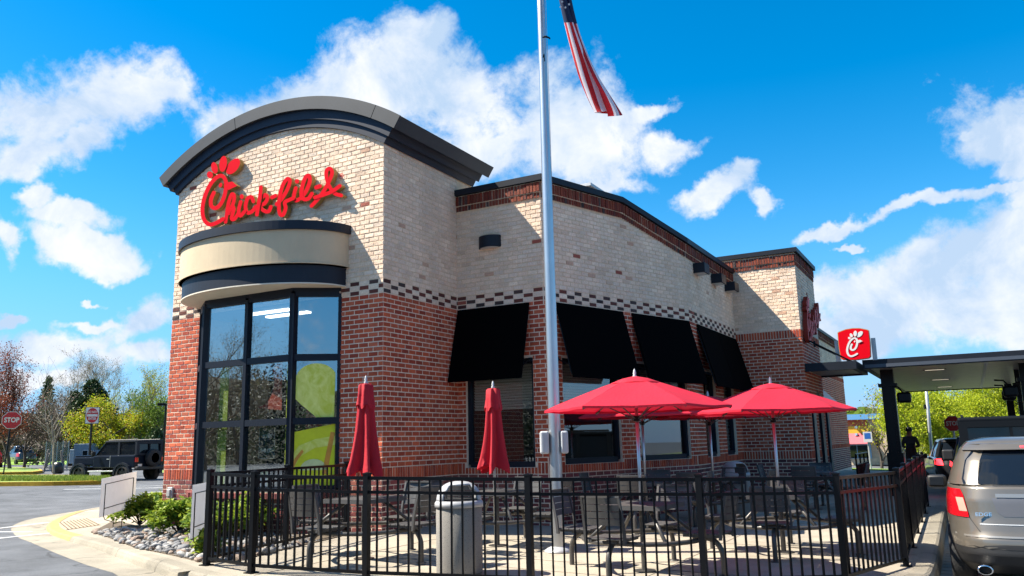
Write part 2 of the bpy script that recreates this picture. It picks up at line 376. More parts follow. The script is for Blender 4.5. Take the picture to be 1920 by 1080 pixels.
def worn(m, fine=230, stain=.35, crack=None):
    nt = m.node_tree; L = nt.links; b = nt.nodes['Principled BSDF']; src = b.inputs['Base Color'].links[0].from_socket; g = nt.nodes.new('ShaderNodeNewGeometry')
    def nz(s, d, lo, hi, a, c):
        n = nt.nodes.new('ShaderNodeTexNoise'); n.inputs['Scale'].default_value = s; n.inputs['Detail'].default_value = d; n.inputs['Roughness'].default_value = .65; L.new(g.outputs['Position'], n.inputs['Vector'])
        r = nt.nodes.new('ShaderNodeMapRange'); L.new(n.outputs['Fac'], r.inputs[0]); r.inputs[1].default_value = lo; r.inputs[2].default_value = hi; r.inputs[3].default_value = a; r.inputs[4].default_value = c; return r.outputs[0]
    f = [nz(fine, 2, .35, .65, .72, 1.32), nz(.33, 6, .35, .62, 1-stain, 1.08), nz(2.3, 7, .30, .46, 1-stain*.9, 1.0)]
    if crack:
        v = nt.nodes.new('ShaderNodeTexVoronoi'); v.feature = 'DISTANCE_TO_EDGE'; v.inputs['Scale'].default_value = crack
        w = nt.nodes.new('ShaderNodeTexNoise'); w.inputs['Scale'].default_value = 1.7; L.new(g.outputs['Position'], w.inputs['Vector']); a = nt.nodes.new('ShaderNodeVectorMath'); a.operation = 'ADD'; L.new(g.outputs['Position'], a.inputs[0]); L.new(w.outputs['Color'], a.inputs[1]); L.new(a.outputs[0], v.inputs['Vector'])
        r = nt.nodes.new('ShaderNodeMapRange'); L.new(v.outputs['Distance'], r.inputs[0]); r.inputs[1].default_value = .002; r.inputs[2].default_value = .007; r.inputs[3].default_value = .55; r.inputs[4].default_value = 1; f.append(r.outputs[0])
    cur = f[0]
    for q in f[1:]: mm = nt.nodes.new('ShaderNodeMath'); mm.operation = 'MULTIPLY'; L.new(cur, mm.inputs[0]); L.new(q, mm.inputs[1]); cur = mm.outputs[0]
    s = nt.nodes.new('ShaderNodeVectorMath'); s.operation = 'SCALE'; L.new(src, s.inputs[0]); L.new(cur, s.inputs['Scale']); L.new(s.outputs[0], b.inputs['Base Color'])
worn(asphalt, 110, .30, .16); worn(concrete, 160, .22); worn(concrete_lt, 160, .25, .35)
def build_ground():
    xs = sorted(set([-600, -400, -250, -160, -110, -80, -60, -50, -45] + [-40+1.0*i for i in range(80)] + [45, 60, 80, 120, 200, 350, 600]))
    ys = sorted(set([-600, -350, -200, -110, -70, -50, -35] + [-24+2*i for i in range(45)] + [75, 90, 120, 170, 260, 420, 700]))
    mb = MB(); vs = [(x, y, ground(x, y)) for y in ys for x in xs]; n = len(xs)
    mb.add(vs, [(j*n+i, j*n+i+1, (j+1)*n+i+1, (j+1)*n+i) for j in range(len(ys)-1) for i in range(n-1)])
    struct(mb.build('road', asphalt))
build_ground()
grass = mat('grass', (.10, .17, .03), .9, col2=(.26, .36, .06), vscale=3, bump=.8, bscale=40, detail=8)
grass_far = mat('bright_lawn', (.20, .36, .045), .95, col2=(.30, .46, .07), vscale=.4, bump=.3)
mulch = mat('soil', (.10, .075, .05), .95, var=.3, vscale=8, bump=.6)

FP = [(.045, -3.447), (.955, -3.60), (2.43, -3.38), (4.155, -2.86), (5.76, -2.12), (6.98, -1.25), (7.44, .36)]      # fence posts in front
FR = [(7.40, 2.15), (7.37, 3.95), (7.34, 5.75), (7.31, 7.55), (7.29, 9.3)]                                            # fence along the lane
def g2(x, y, zf=None): P = on_ground(x, y, zf); return (P.x, P.y)
zero = lambda x, y: 0.0
ptop = lambda x, y: patio(x)
left_k = [g2(x, y, zero) for x, y in ((205, 948), (149, 958), (118, 968), (97, 979), (93, 987), (104, 996), (138, 1006), (192, 1019), (245, 1036), (300, 1053), (352, 1070))]
right_k = [(.05, -3.78), (.95, -3.95), (2.5, -3.74), (4.27, -3.2), (5.92, -2.44), (6.9, -1.75), (7.35, -1.15), (7.62, -.4), (7.68, .6), (7.66, 3), (7.62, 6), (7.58, 10), (7.55, 14), (7.5, 20), (7.45, 27)]
def sweep_plate():
    path = [(v.x, v.y) for v in catmull(left_k + right_k, 5)]
    rim = path + [(3.4, 27.2), (3.4, 12), (-4, 4), (-9, 6.2)]
    o = plate('pavement', rim, lambda x, y: patio(x), lambda x, y: ground(x, y)-.05, [concrete, concrete_lt]); struct(o)
    # kerb stones along the edge: one block per length, with joints
    root = struct(thing('kerb', 'x', 'x')); del root['label']; del root['category']
    def offs(P, d):
        out = []
        for i in range(len(P)):
            a = Vector(P[max(i-1, 0)]); b = Vector(P[min(i+1, len(P)-1)]); t = (b-a).normalized(); out.append((P[i][0]-t.y*-d*-1, P[i][1]+t.x*-d*-1))
        return out
    P = path; n = len(P); seg = 5; i = 0
    inn = offs(P, .16); outm = offs(P, -.035); outb = offs(P, -.055)
    while i < n-1:
        j = min(i+seg, n-1)
        mb = MB()
        cs = []
        for k in range(i, j+1):
            def mixp(p, e):
                return p
            zt = patio(P[k][0])+.006; zb = ground(*P[k])-.03
            cs.append([(*inn[k], zt-.0), (*P[k], zt), (*outm[k], zt-.018), (*outb[k], zt-.06), (*offs(P, -.075)[k], zb)])
        # shrink ends for the joint
        def lerp(a, b, t): return tuple(a[q]+(b[q]-a[q])*t for q in range(3))
        if len(cs) > 1:
            cs[0] = [lerp(a, b, .012) for a, b in zip(cs[0], cs[1])]; cs[-1] = [lerp(a, b, .012) for a, b in zip(cs[-1], cs[-2])]
        m = len(cs[0]); vs = [q for c in cs for q in c]
        fs = [(a*m+b, a*m+b+1, (a+1)*m+b+1, (a+1)*m+b) for a in range(len(cs)-1) for b in range(m-1)]
        fs += [tuple(range(m)), tuple((len(cs)-1)*m+b for b in range(m))[::-1]]
        mb.add(vs, fs)
        mid = P[(i+j)//2]; u = pix((mid[0], mid[1], 0))[0]
        ye = u < 142 and mid[0] < -3
        mb.build('kerb_stone', yellow_pale if ye else concrete_lt, root, smooth=False); i = j
    # gutter apron of pale concrete beside the kerb
    ap = [g2(x, y) for x, y in ((190, 952), (109, 964), (60, 973), (34, 981), (20, 991), (33, 1007), (55, 1016), (109, 1039), (164, 1060), (223, 1081))] + [(-.6, -4.6), (.2, -4.75), (1, -4.9), (2.7, -4.7), (4.6, -4.1), (6.4, -3.2), (7.6, -2.2)]
    inner = [(p[0], p[1]) for p in path if p[1] < 8 and p[0] < 7.3]
    ap_poly = [(v.x, v.y) for v in catmull(ap, 3)] + [(7.5, -1.0)] + inner[::-1]
    struct(sheet('gutter', ap_poly, .004, concrete_lt))
sweep_plate()
# patio joint lines are shallow grooves: dark recessed strips
def strip(name, a, b, w, dz, m, zf=ground, parent=None):
    a = Vector(a); b = Vector(b); t = (b-a).normalized(); nn = Vector((-t.y, t.x))*w/2
    return sheet(name, [tuple(a+nn), tuple(a-nn), tuple(b-nn), tuple(b+nn)], dz, m, zf)
joint_m = mat('joint', (.20, .17, .13), .95)
for a, b in (((1.1, -3.7), (1.1, .0)), ((3.0, -3.2), (3.0, 3.0)), ((5.0, -2.6), (5.0, 10)), ((7.2, -1.2), (2.6, -1.2)), ((7.5, 1.4), (2.5, 1.4)), ((7.5, 4.6), (3.2, 4.6)), ((.2, -1.9), (5.0, -1.9))):
    struct(strip('pavement_joint', a, b, .012, .004, joint_m, ptop))
# drive-through lane: pale concrete slab with tooled lines, then markings
lane_m = mat('lane_concrete', (.30, .27, .22), .9, var=.15, vscale=1.5, bump=.3, detail=10)
struct(sheet('lane', [(7.72, .2), (12.5, .2), (12.5, 30), (7.6, 30), (7.64, 6)], .004, lane_m))
for i in range(26):
    struct(strip('lane_joint', (7.76, .7+.28*i if i < 16 else 5.2+1.6*(i-15)), (12.4, .7+.28*i if i < 16 else 5.2+1.6*(i-15)), .012, .008, joint_m))
# painted marks at the corner and across the drive
def pline(p, w=.1, dz=.009):
    pts = [g2(*q) for q in p]; struct(strip('road_marking', pts[0], pts[1], w, dz, white_paint))
pline(((-40, 996), (92, 980)), .12); pline(((-40, 998), (60, 998)), .12); pline(((-40, 1014), (108, 999)), .12)
pline(((120, 918), (330, 914.5)), .22); pline(((268, 924), (345, 921)), .2); pline(((150, 913.5), (330, 911)), .15)
# cast grate in the ramp
def grate():
    q = [Vector((*g2(x, y, zero), 0)) for x, y in ((109, 981), (164, 972.5), (188, 984.5), (124, 994))]
    mb = MB(); gm = mat('tactile_plate', (.40, .32, .22), .9, var=.2, vscale=6)
    t = thing('drain_grate', 'small tan ribbed grate set in the pale pavement by the yellow kerb', 'grate')
    mb.add([v+Vector((0, 0, z)) for z in (.009,) for v in q] + [v+Vector((0, 0, -.03)) for v in q], [(0, 1, 2, 3), (0, 4, 5, 1), (1, 5, 6, 2), (2, 6, 7, 3), (3, 7, 4, 0)]); mb.build('plate', gm, t)
    rib = mat('grate_slot', (.13, .09, .06), .9)
    for i in range(9):
        f = (i+.5)/9; a = q[0].lerp(q[1], f); b = q[3].lerp(q[2], f); d = (q[1]-q[0]).normalized()*.02
        m2 = MB(); m2.add([a+d+Vector((0, 0, .014)), a-d+Vector((0, 0, .014)), b-d+Vector((0, 0, .014)), b+d+Vector((0, 0, .014))], [(0, 1, 2, 3)]); m2.build('slot', rib, t)
grate()
# kerbed grass islands across the drive
def island(pxs, dz=.15, sides=yellow, top=grass):
    poly = [g2(*q) for q in pxs]
    struct(plate('verge', poly, lambda x, y: ground(x, y)+dz, lambda x, y: ground(x, y)-.05, [top, sides], cuts=4))
    c = Vector((sum(p[0] for p in poly)/len(poly), sum(p[1] for p in poly)/len(poly)))
    inn = [tuple(c+(Vector(p)-c)*.96) for p in poly]
    mb = MB(); n = len(poly)
    for i in range(n):
        j = (i+1) % n; a, b, c2, d = poly[i], poly[j], inn[j], inn[i]
        z = lambda p: ground(*p)+dz+.012
        mb.add([(*a, z(a)), (*b, z(b)), (*c2, z(c2)), (*d, z(d)), (*a, ground(*a)-.02), (*b, ground(*b)-.02)], [(0, 1, 2, 3), (0, 4, 5, 1)])
    struct(mb.build('kerb', sides))
island([(-120, 913), (100, 911), (196, 909), (214, 905), (205, 899), (100, 896), (-120, 896)])
island([(-100, 893), (60, 890), (80, 887.5), (74, 884), (30, 880), (-100, 877)])
gk = mat('grey_kerb', (.5, .46, .40), .9, var=.1)
island([(38, 868.5), (130, 868), (240, 866), (330, 862), (330, 857), (200, 858), (120, 859), (-60, 861), (-60, 866)], sides=gk)
island([(286, 893), (420, 890), (420, 884), (292, 887)], sides=gk)
# far lawn rising to the left
def lawn():
    mb = MB(); nx, ny = 24, 10; vs = []
    for j in range(ny+1):
        for i in range(nx+1):
            x = -190 + i*7.2; y = 30 + j*14 + (x+190)*.05
            f = j/ny; vs.append((x, y, ground(x, y)+.02+4.2*sst(0, .8, f)+.35*mnoise.noise((x*.03, y*.03, 0))))
    mb.add(vs, [(j*(nx+1)+i, j*(nx+1)+i+1, (j+1)*(nx+1)+i+1, (j+1)*(nx+1)+i) for j in range(ny) for i in range(nx)])
    struct(mb.build('lawn', grass_far, smooth=True))
lawn()
struct(sheet('far_verge', [(-14, 34), (60, 30), (60, 36), (-14, 44)], .10, grass))
struct(plate('hillside', [(-30, 66), (90, 60), (120, 150), (-60, 150)], lambda x, y: ground(x, y)+.03*(y-58)*1.2, lambda x, y: ground(x, y)-.3, [mat('bank', (.20, .17, .11), .95, col2=(.17, .24, .06), vscale=.5)], cuts=6))

# planting bed by the bay window, with river stones
def bed():
    edge = [g2(x, y, zero) for x, y in ((172, 999), (200, 1007), (252, 1027), (328, 1043), (383, 1056))]
    poly = edge + [(.15, -3.1), (-.45, -.35), (-.95, -.5), (-5.3, -.35), (-6.6, .2), (-6.9, .2)]
    b = struct(plate('planting_bed', poly, lambda x, y: .012, lambda x, y: -.1, [mulch]))
    ms = []
    for k in range(7):
        bm = bmesh.new(); bmesh.ops.create_icosphere(bm, subdivisions=2, radius=1)
        for v in bm.verts: v.co *= 1+.35*mnoise.noise(v.co*1.3+Vector((k*5, 0, 0))); v.co.z *= .62
        me = bpy.data.meshes.new('stone'); bm.to_mesh(me); bm.free(); me.polygons.foreach_set('use_smooth', [k % 2 == 0]*len(me.polygons))
        c = [(.24, .23, .22), (.30, .28, .26), (.18, .18, .185), (.28, .21, .16), (.36, .345, .33), (.24, .17, .13), (.15, .15, .155)][k]
        me.materials.append(mat('river_stone', c, .75, var=.3, vscale=1.6, bump=.3, bscale=12)); ms.append(me)
    def inside(x, y):
        c = False; n = len(poly)
        for i in range(n):
            (x1, y1), (x2, y2) = poly[i], poly[i-1]
            if (y1 > y) != (y2 > y) and x < (x2-x1)*(y-y1)/(y2-y1)+x1: c = not c
        return c
    k = 0; tries = 0; r2 = random.Random(3); placed = []
    while k < 290 and tries < 20000:
        tries += 1; t = r2.random()*4; i = min(3, int(t)); a = Vector(edge[i]).lerp(Vector(edge[i+1]), t-i)
        p = a + Vector((.52, .85))*(r2.random()**1.3)*1.75
        if not inside(p.x, p.y): continue
        s = r2.uniform(.030, .078)
        if any((p.x-q[0])**2+(p.y-q[1])**2 < (.72*(s+q[2]))**2 for q in placed): continue
        placed.append((p.x, p.y, s))
        o = link('stone', r2.choice(ms), b, (p.x, p.y, .012+s*.3)); o.scale = (s*1.25, s*r2.uniform(.8, 1), s*r2.uniform(.8, 1.2))
        o.rotation_euler = (r2.uniform(-.5, .5), r2.uniform(-.5, .5), r2.uniform(0, 6.3)); k += 1
    mb = MB()
    for _ in range(1500):
        t = r2.random()*4; i = min(3, int(t)); a = Vector(edge[i]).lerp(Vector(edge[i+1]), t-i); p = a+Vector((.52, .85))*r2.random()*2.2
        if not inside(p.x, p.y): continue
        s = r2.uniform(.015, .05); c = Vector((p.x, p.y, .02)); d = [Vector((r2.gauss(0, 1), r2.gauss(0, 1), r2.gauss(0, .6))).normalized()*s for _ in range(2)]
        mb.add([c+Vector((s, 0, 0)), c+Vector((0, s, 0)), c-Vector((s, 0, 0)), c-Vector((0, s, 0)), c+Vector((d[0].x*.3, d[0].y*.3, s*.8))], [(0, 1, 4), (1, 2, 4), (2, 3, 4), (3, 0, 4)])
    stuff(mb.build('pebbles', ms[0].materials[0], b))
bed()

# ------------------------------------------------------------------ the restaurant
CH, BL, MJ = .0813, .2032, .0165          # course height, brick pitch, joint
ZC = 3.864; ZS = ZC-35*CH                 # bottom of the chequer band, top of the lower soldier course
TW, D1, W2 = 5.18, 2.27, 1.836
A1 = Vector((3.222, 6.469)); BX, BY, KX, KY2, YEND = 3.222, 10.485, 4.84, 13.2, 31.0
ARC_C = (-2.57, 2.25); ARC_R = 4.96
rest = thing('restaurant', 'brick restaurant with arched corner tower and red lower walls', 'restaurant')
def arch_z(x, R=ARC_R): return ARC_C[1]+math.sqrt(max(0, R*R-(x-ARC_C[0])**2))
BR = random.Random(11)
def c_red():
    k = BR.random(); b = [(.47, .078, .026), (.41, .060, .022), (.51, .094, .034), (.34, .046, .018), (.47, .100, .045)][int(k*5)]
    s = BR.uniform(.82, 1.15); return tuple(c*s for c in b)
def c_wine():
    s = BR.uniform(.75, 1.25); b = BR.choice([(.17, .035, .034), (.22, .05, .045), (.13, .03, .03), (.24, .07, .05)]); return tuple(c*s for c in b)
def c_cream():
    k = BR.random(); s = BR.uniform(.90, 1.06)
    b = (.78, .585, .43) if k < .5 else (.76, .59, .455) if k < .76 else (.82, .64, .48) if k < .93 else (.70, .51, .37) if k < .985 else (.56, .34, .23) if k < .997 else (.32, .08, .05)
    return tuple(c*s for c in b)
def c_dark(): s = BR.uniform(.7, 1.4); return tuple(c*s for c in BR.choice([(.13, .032, .020), (.09, .024, .016), (.05, .028, .024)]))
BRICKS = []   # (centre s0,s1,z0,z1, wall frame, colour, wall index, kind)
WALLS = []
def wall(name, p0, p1, zfun_top, holes=(), scheme='std', rim=None):
    """one brick face from p0 to p1 (outside is on the right-hand side when walking p0->p1)"""
    p0 = Vector((*p0[:2], 0)); p1 = Vector((*p1[:2], 0)); L = (p1-p0).length; u = (p1-p0)/L; n = Vector((u.y, -u.x, 0))
    w = dict(name=name, p0=p0, u=u, n=n, L=L, top=zfun_top, holes=holes, i=len(WALLS)); WALLS.append(w)
    ph = (p0.x*7.1+p0.y*3.3) % 1*0
    def put(s0, s1, z0, z1, col, kind='brick', prot=.006):
        s0, s1 = max(s0, 0), min(s1, L)
        for (h0, h1, g0, g1) in holes:
            if s1 > h0+.01 and s0 < h1-.01 and z0 < g0-.03 < z1: z1 = g0-.004
            if z1 > g0+.005 and z0 < g1-.005:
                if s0 >= h0-.005 and s1 <= h1+.005: return
                if s0 < h0 < s1 <= h1+.02: s1 = h0-.004
                elif h0-.02 <= s0 < h1 < s1: s0 = h1+.004
                elif s0 < h0 and s1 > h1: return
        if s1-s0 < .025: return
        if zfun_top((s0+s1)/2) < (z0+z1)/2 + .01: return
        z1 = min(z1, zfun_top((s0+s1)/2)+.02)
        BRICKS.append((s0, s1, z0, z1, w, col, kind, prot*BR.uniform(.75, 1.25)))
    zt = max(zfun_top(L*i/20) for i in range(21))
    zsol = {'std': None, 'block': 3.98}[scheme]
    # below the soldier course
    nb = 11; zb = ZS-.203
    for k in range(nb):
        z1 = zb-k*CH; off = (k % 2)*BL/2
        for i in range(-1, int(L/BL)+2): put(i*BL-off+MJ/2, (i+1)*BL-off-MJ/2, z1-CH+MJ, z1, c_wine())
    for i in range(int(L/.0677)+1): put(i*.0677+MJ/2, (i+1)*.0677-MJ/2, ZS-.203+MJ, ZS, c_red(), 'soldier_brick', .011)
    k = 0; z = ZS
    lim = ZC if scheme == 'std' else zsol-.21
    while z < lim-.01:
        off = (k % 2)*BL/2
        for i in range(-1, int(L/BL)+2): put(i*BL-off+MJ/2, (i+1)*BL-off-MJ/2, z+MJ, min(z+CH, lim), c_red())
        k += 1; z += CH
    if scheme == 'std':
        z = ZC
        for k in range(3):
            for i in range(-1, int(L/BL)+2):
                dk = (i+k) % 2 == 0
                put(i*BL+MJ/2, (i+1)*BL-MJ/2, z+MJ, z+CH, c_dark() if dk else c_cream(), 'band_brick', .010 if dk else .008)
            z += CH
    else:
        for i in range(int(L/.0677)+1): put(i*.0677+MJ/2, (i+1)*.0677-MJ/2, zsol-.203+MJ, zsol, c_red(), 'soldier_brick', .014)
        z = zsol
    wht = zt if rim is None else zt
    k = 0
    while z < zt:
        off = (k % 2)*BL/2
        for i in range(-1, int(L/BL)+2):
            s0, s1 = i*BL-off+MJ/2, (i+1)*BL-off-MJ/2; sm = min(max((s0+s1)/2, 0), L)
            if rim is not None and z+CH > rim(sm)+.02: continue
            put(s0, s1, z+MJ*.8, z+CH, c_cream(), 'brick', .007)
        k += 1; z += CH
    if rim is not None:      # two soldier rows under the parapet cap, following the rake
        for i in range(int(L/.0677)+1):
            s0, s1 = i*.0677+.005, (i+1)*.0677-.005; r = rim((s0+s1)/2)
            put(s0, s1, r+.005, r+.105, tuple(.42*c for c in c_red()) if BR.random() < .8 else c_dark(), 'soldier_brick', .027)
            put(s0+.01, s1+.01, r+.118, r+.30, tuple(.42*c for c in c_red()) if BR.random() < .85 else c_dark(), 'soldier_brick', .047)
    w['rim'] = rim
    return w
CORB = mat('corbel_mortar', (.62, .50, .36), .95, var=.15, vscale=14)
def wall_sheet(w, th=.16):
    """mortar sheet with openings and jambs"""
    mb = MB(); P = lambda s, z, d=0: w['p0']+w['u']*s+w['n']*d+Vector((0, 0, z))
    ss = sorted(set([0, w['L']]+[h for q in w['holes'] for h in q[:2]]+[w['L']*i/24 for i in range(25)]))
    zs0 = sorted(set([-.5]+[h for q in w['holes'] for h in q[2:]]))
    for a, b in zip(ss, ss[1:]):
        if b-a < 1e-4: continue
        m = (a+b)/2; lv = zs0+[None]
        for i, z0 in enumerate(zs0):
            z1 = lv[i+1]
            zc = ((z0+z1)/2 if z1 is not None else z0+.05)
            if any(h0 < m < h1 and g0 < zc < g1 for h0, h1, g0, g1 in w['holes']): continue
            ta, tb = (w['top'](a), w['top'](b)) if z1 is None else (z1, z1)
            for d in (0, -th): mb.add([P(a, z0, d), P(b, z0, d), P(b, tb, d), P(a, ta, d)], [(0, 1, 2, 3)])
    for h0, h1, g0, g1 in w['holes']:
        for (sa, za), (sb, zb) in (((h0, g0), (h0, g1)), ((h0, g1), (h1, g1)), ((h1, g1), (h1, g0)), ((h1, g0), (h0, g0))):
            mb.add([P(sa, za), P(sb, zb), P(sb, zb, -th), P(sa, za, -th)], [(0, 1, 2, 3)])
    o = mb.build(w['name'], mortar, rest)
    if w['rim'] is not None:
        cb = MB(); K = 24; L = w['L']
        for (a, b, d) in ((0, .11, .012), (.11, .312, .028)):
            for i in range(K):
                s0, s1 = L*i/K, L*(i+1)/K; r0, r1 = w['rim'](s0), w['rim'](s1)
                cb.add([P(s0, r0+a, d), P(s1, r1+a, d), P(s1, r1+b, d), P(s0, r0+b, d), P(s0, r0+a, 0), P(s1, r1+a, 0)], [(0, 1, 2, 3), (0, 4, 5, 1)])
        cb.build('corbel', CORB, o)
    return o
flat = lambda z: (lambda s: z)
ZHI, ZLO, ZBK = 6.10, 5.58, 5.95          # wall tops under the caps
LA = (A1-Vector((W2, D1))).length
def a_top(s): return ZHI if s < 2.28 else ZHI+(ZLO-ZHI)*(s-2.28)/(LA-2.28)
BAYL, BAYR = -4.38, -.90
HT = TW-(-BAYL); HR = TW+BAYR
win2 = (.17, 1.58, .94, 2.86)
wA = ((.42, 1.99, .97, 2.86), (2.55, 4.20, .97, 2.86))
wB = ((.75, 1.75, .97, 2.86), (2.45, 3.4, .97, 2.86))
w_t = wall('tower_wall', (-TW, 0), (0, 0), lambda s: arch_z(s-TW), holes=((HT, HR, -.4, 3.95),))
w_ts = wall('tower_side_wall', (0, 0), (0, D1), flat(arch_z(0)))
w_2 = wall('entry_wall', (0, D1), (W2, D1), flat(ZHI), (win2,), rim=flat(ZHI-.32))
w_a = wall('corner_wall', (W2, D1), A1, a_top, wA, rim=lambda s: a_top(s)-.32)
w_b = wall('side_wall', A1, (BX, BY), flat(ZLO), wB, rim=flat(ZLO-.32))
w_k = wall('block_wall', (BX, BY), (KX, BY), flat(ZBK), scheme='block', rim=flat(ZBK-.34))
w_kr = wall('block_return_wall', (BX-.55, BY), (BX-.002, BY), flat(ZBK), scheme='block', rim=flat(ZBK-.34))
w_ks = wall('block_side_wall', (KX, BY), (KX, KY2), flat(ZBK), ((.5, 1.2, .6, 2.4), (1.55, 2.45, -.2, 2.5)), scheme='block', rim=flat(ZBK-.34))
w_b2 = wall('rear_side_wall', (BX, KY2), (BX, YEND), flat(ZLO), ((2.0, 3.2, .9, 2.6), (4.6, 5.8, .9, 2.6), (7.2, 8.4, .9, 2.6), (11, 12.2, -.2, 2.4)), scheme='block', rim=flat(ZLO-.32))
WPART = [wall_sheet(w) for w in WALLS]
# hidden sides, roof decks, floor
def closers():
    mb = MB()
    mb.add([(-TW, 0, -.4), (-TW, 2.6, -.4), (-TW, 2.6, arch_z(-TW)), (-TW, 0, arch_z(-TW))], [(0, 1, 2, 3)])
    mb.add([(-7, 2.6, -.4), (-TW, 2.6, -.4), (-TW, 2.6, ZLO), (-7, 2.6, ZLO)], [(0, 1, 2, 3)])
    mb.add([(-7, 2.6, -.4), (-7, YEND, -.4), (-7, YEND, ZLO), (-7, 2.6, ZLO)], [(0, 1, 2, 3)])
    mb.add([(-7, YEND, -.4), (BX, YEND, -.4), (BX, YEND, ZLO), (-7, YEND, ZLO)], [(0, 1, 2, 3)])
    mb.add([(KX, KY2, -.4), (BX, KY2, -.4), (BX, KY2, ZBK), (KX, KY2, ZBK)], [(0, 1, 2, 3)])
    mb.add([(BX, BY, ZLO-.05), (BX, KY2, ZLO-.05), (BX, KY2, ZBK), (BX, BY, ZBK)], [(0, 1, 2, 3)])
    # tower back gable
    k = 24; vs = [(-TW+TW*i/k, 2.84, arch_z(-TW+TW*i/k)) for i in range(k+1)]
    mb.add(vs+[(0, 2.84, 5), (-TW, 2.84, 5)], [tuple(range(k+3))])
    mb.add([(0, D1-.02, 5.2), (0, 2.84, 5.2), (0, 2.84, arch_z(0)), (0, D1-.02, arch_z(0))], [(0, 1, 2, 3)])
    mb.build('plain_wall', mortar, rest)
    rf = MB(); z = 5.1
    rf.add([(-7, 2.6, z), (-7, YEND, z), (BX-.02, YEND, z), (BX-.02, A1.y, z), (W2, D1+.05, z), (0, D1+.05, z), (0, 2.6, z)], [tuple(range(7))])
    rf.add([(BX, BY, 5.4), (KX, BY, 5.4), (KX, KY2, 5.4), (BX, KY2, 5.4)], [(0, 1, 2, 3)])
    rf.build('roof_deck', mat('roof_membrane', (.35, .35, .35), .9), rest)
    it = MB()
    it.add([(-6.9, 2.62, .05), (-TW+.1, 2.62, .05), (-TW+.1, .18, .05), (-.18, .18, .05), (-.18, 2.5, .05), (1.6, 2.5, .05), (3.0, 6.5, .05), (3.0, 12, .05), (-6.9, 12, .05)], [tuple(range(9))])
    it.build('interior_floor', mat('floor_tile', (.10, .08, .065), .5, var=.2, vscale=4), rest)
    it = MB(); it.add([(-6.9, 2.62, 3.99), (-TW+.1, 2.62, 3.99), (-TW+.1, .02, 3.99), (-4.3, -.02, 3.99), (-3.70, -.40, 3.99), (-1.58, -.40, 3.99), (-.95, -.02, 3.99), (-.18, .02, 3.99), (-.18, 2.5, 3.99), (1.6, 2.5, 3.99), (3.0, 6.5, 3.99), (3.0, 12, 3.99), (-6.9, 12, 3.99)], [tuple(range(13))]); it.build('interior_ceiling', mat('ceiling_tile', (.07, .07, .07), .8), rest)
    it = MB(); it.add([(-6.9, 7, 0), (3.1, 7, 0), (3.1, 7, 4), (-6.9, 7, 4)], [(0, 1, 2, 3)]); it.add([(-6.5, 3, 0), (-6.5, 7, 0), (-6.5, 7, 4), (-6.5, 3, 4)], [(0, 1, 2, 3)])
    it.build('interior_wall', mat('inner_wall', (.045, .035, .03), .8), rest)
    lp = on_ground(462, 591, lambda x, y: 3.95)
    for (x0, x1, y0) in ((lp.x, lp.x+1.1, lp.y), (lp.x+.05, lp.x+1.15, lp.y+.45)) if True else ((-5.0, -3.7, 3.0), (-6.2, -5.0, 4.6), (-2.6, -1.4, 4.4)):
        l = MB(); l.box((x0, y0, 3.95), (x1, y0+.13, 3.985)); l.build('ceiling_lamp', emit_mat('strip_lamp', (1, .96, .88), 1.5), rest)
closers()
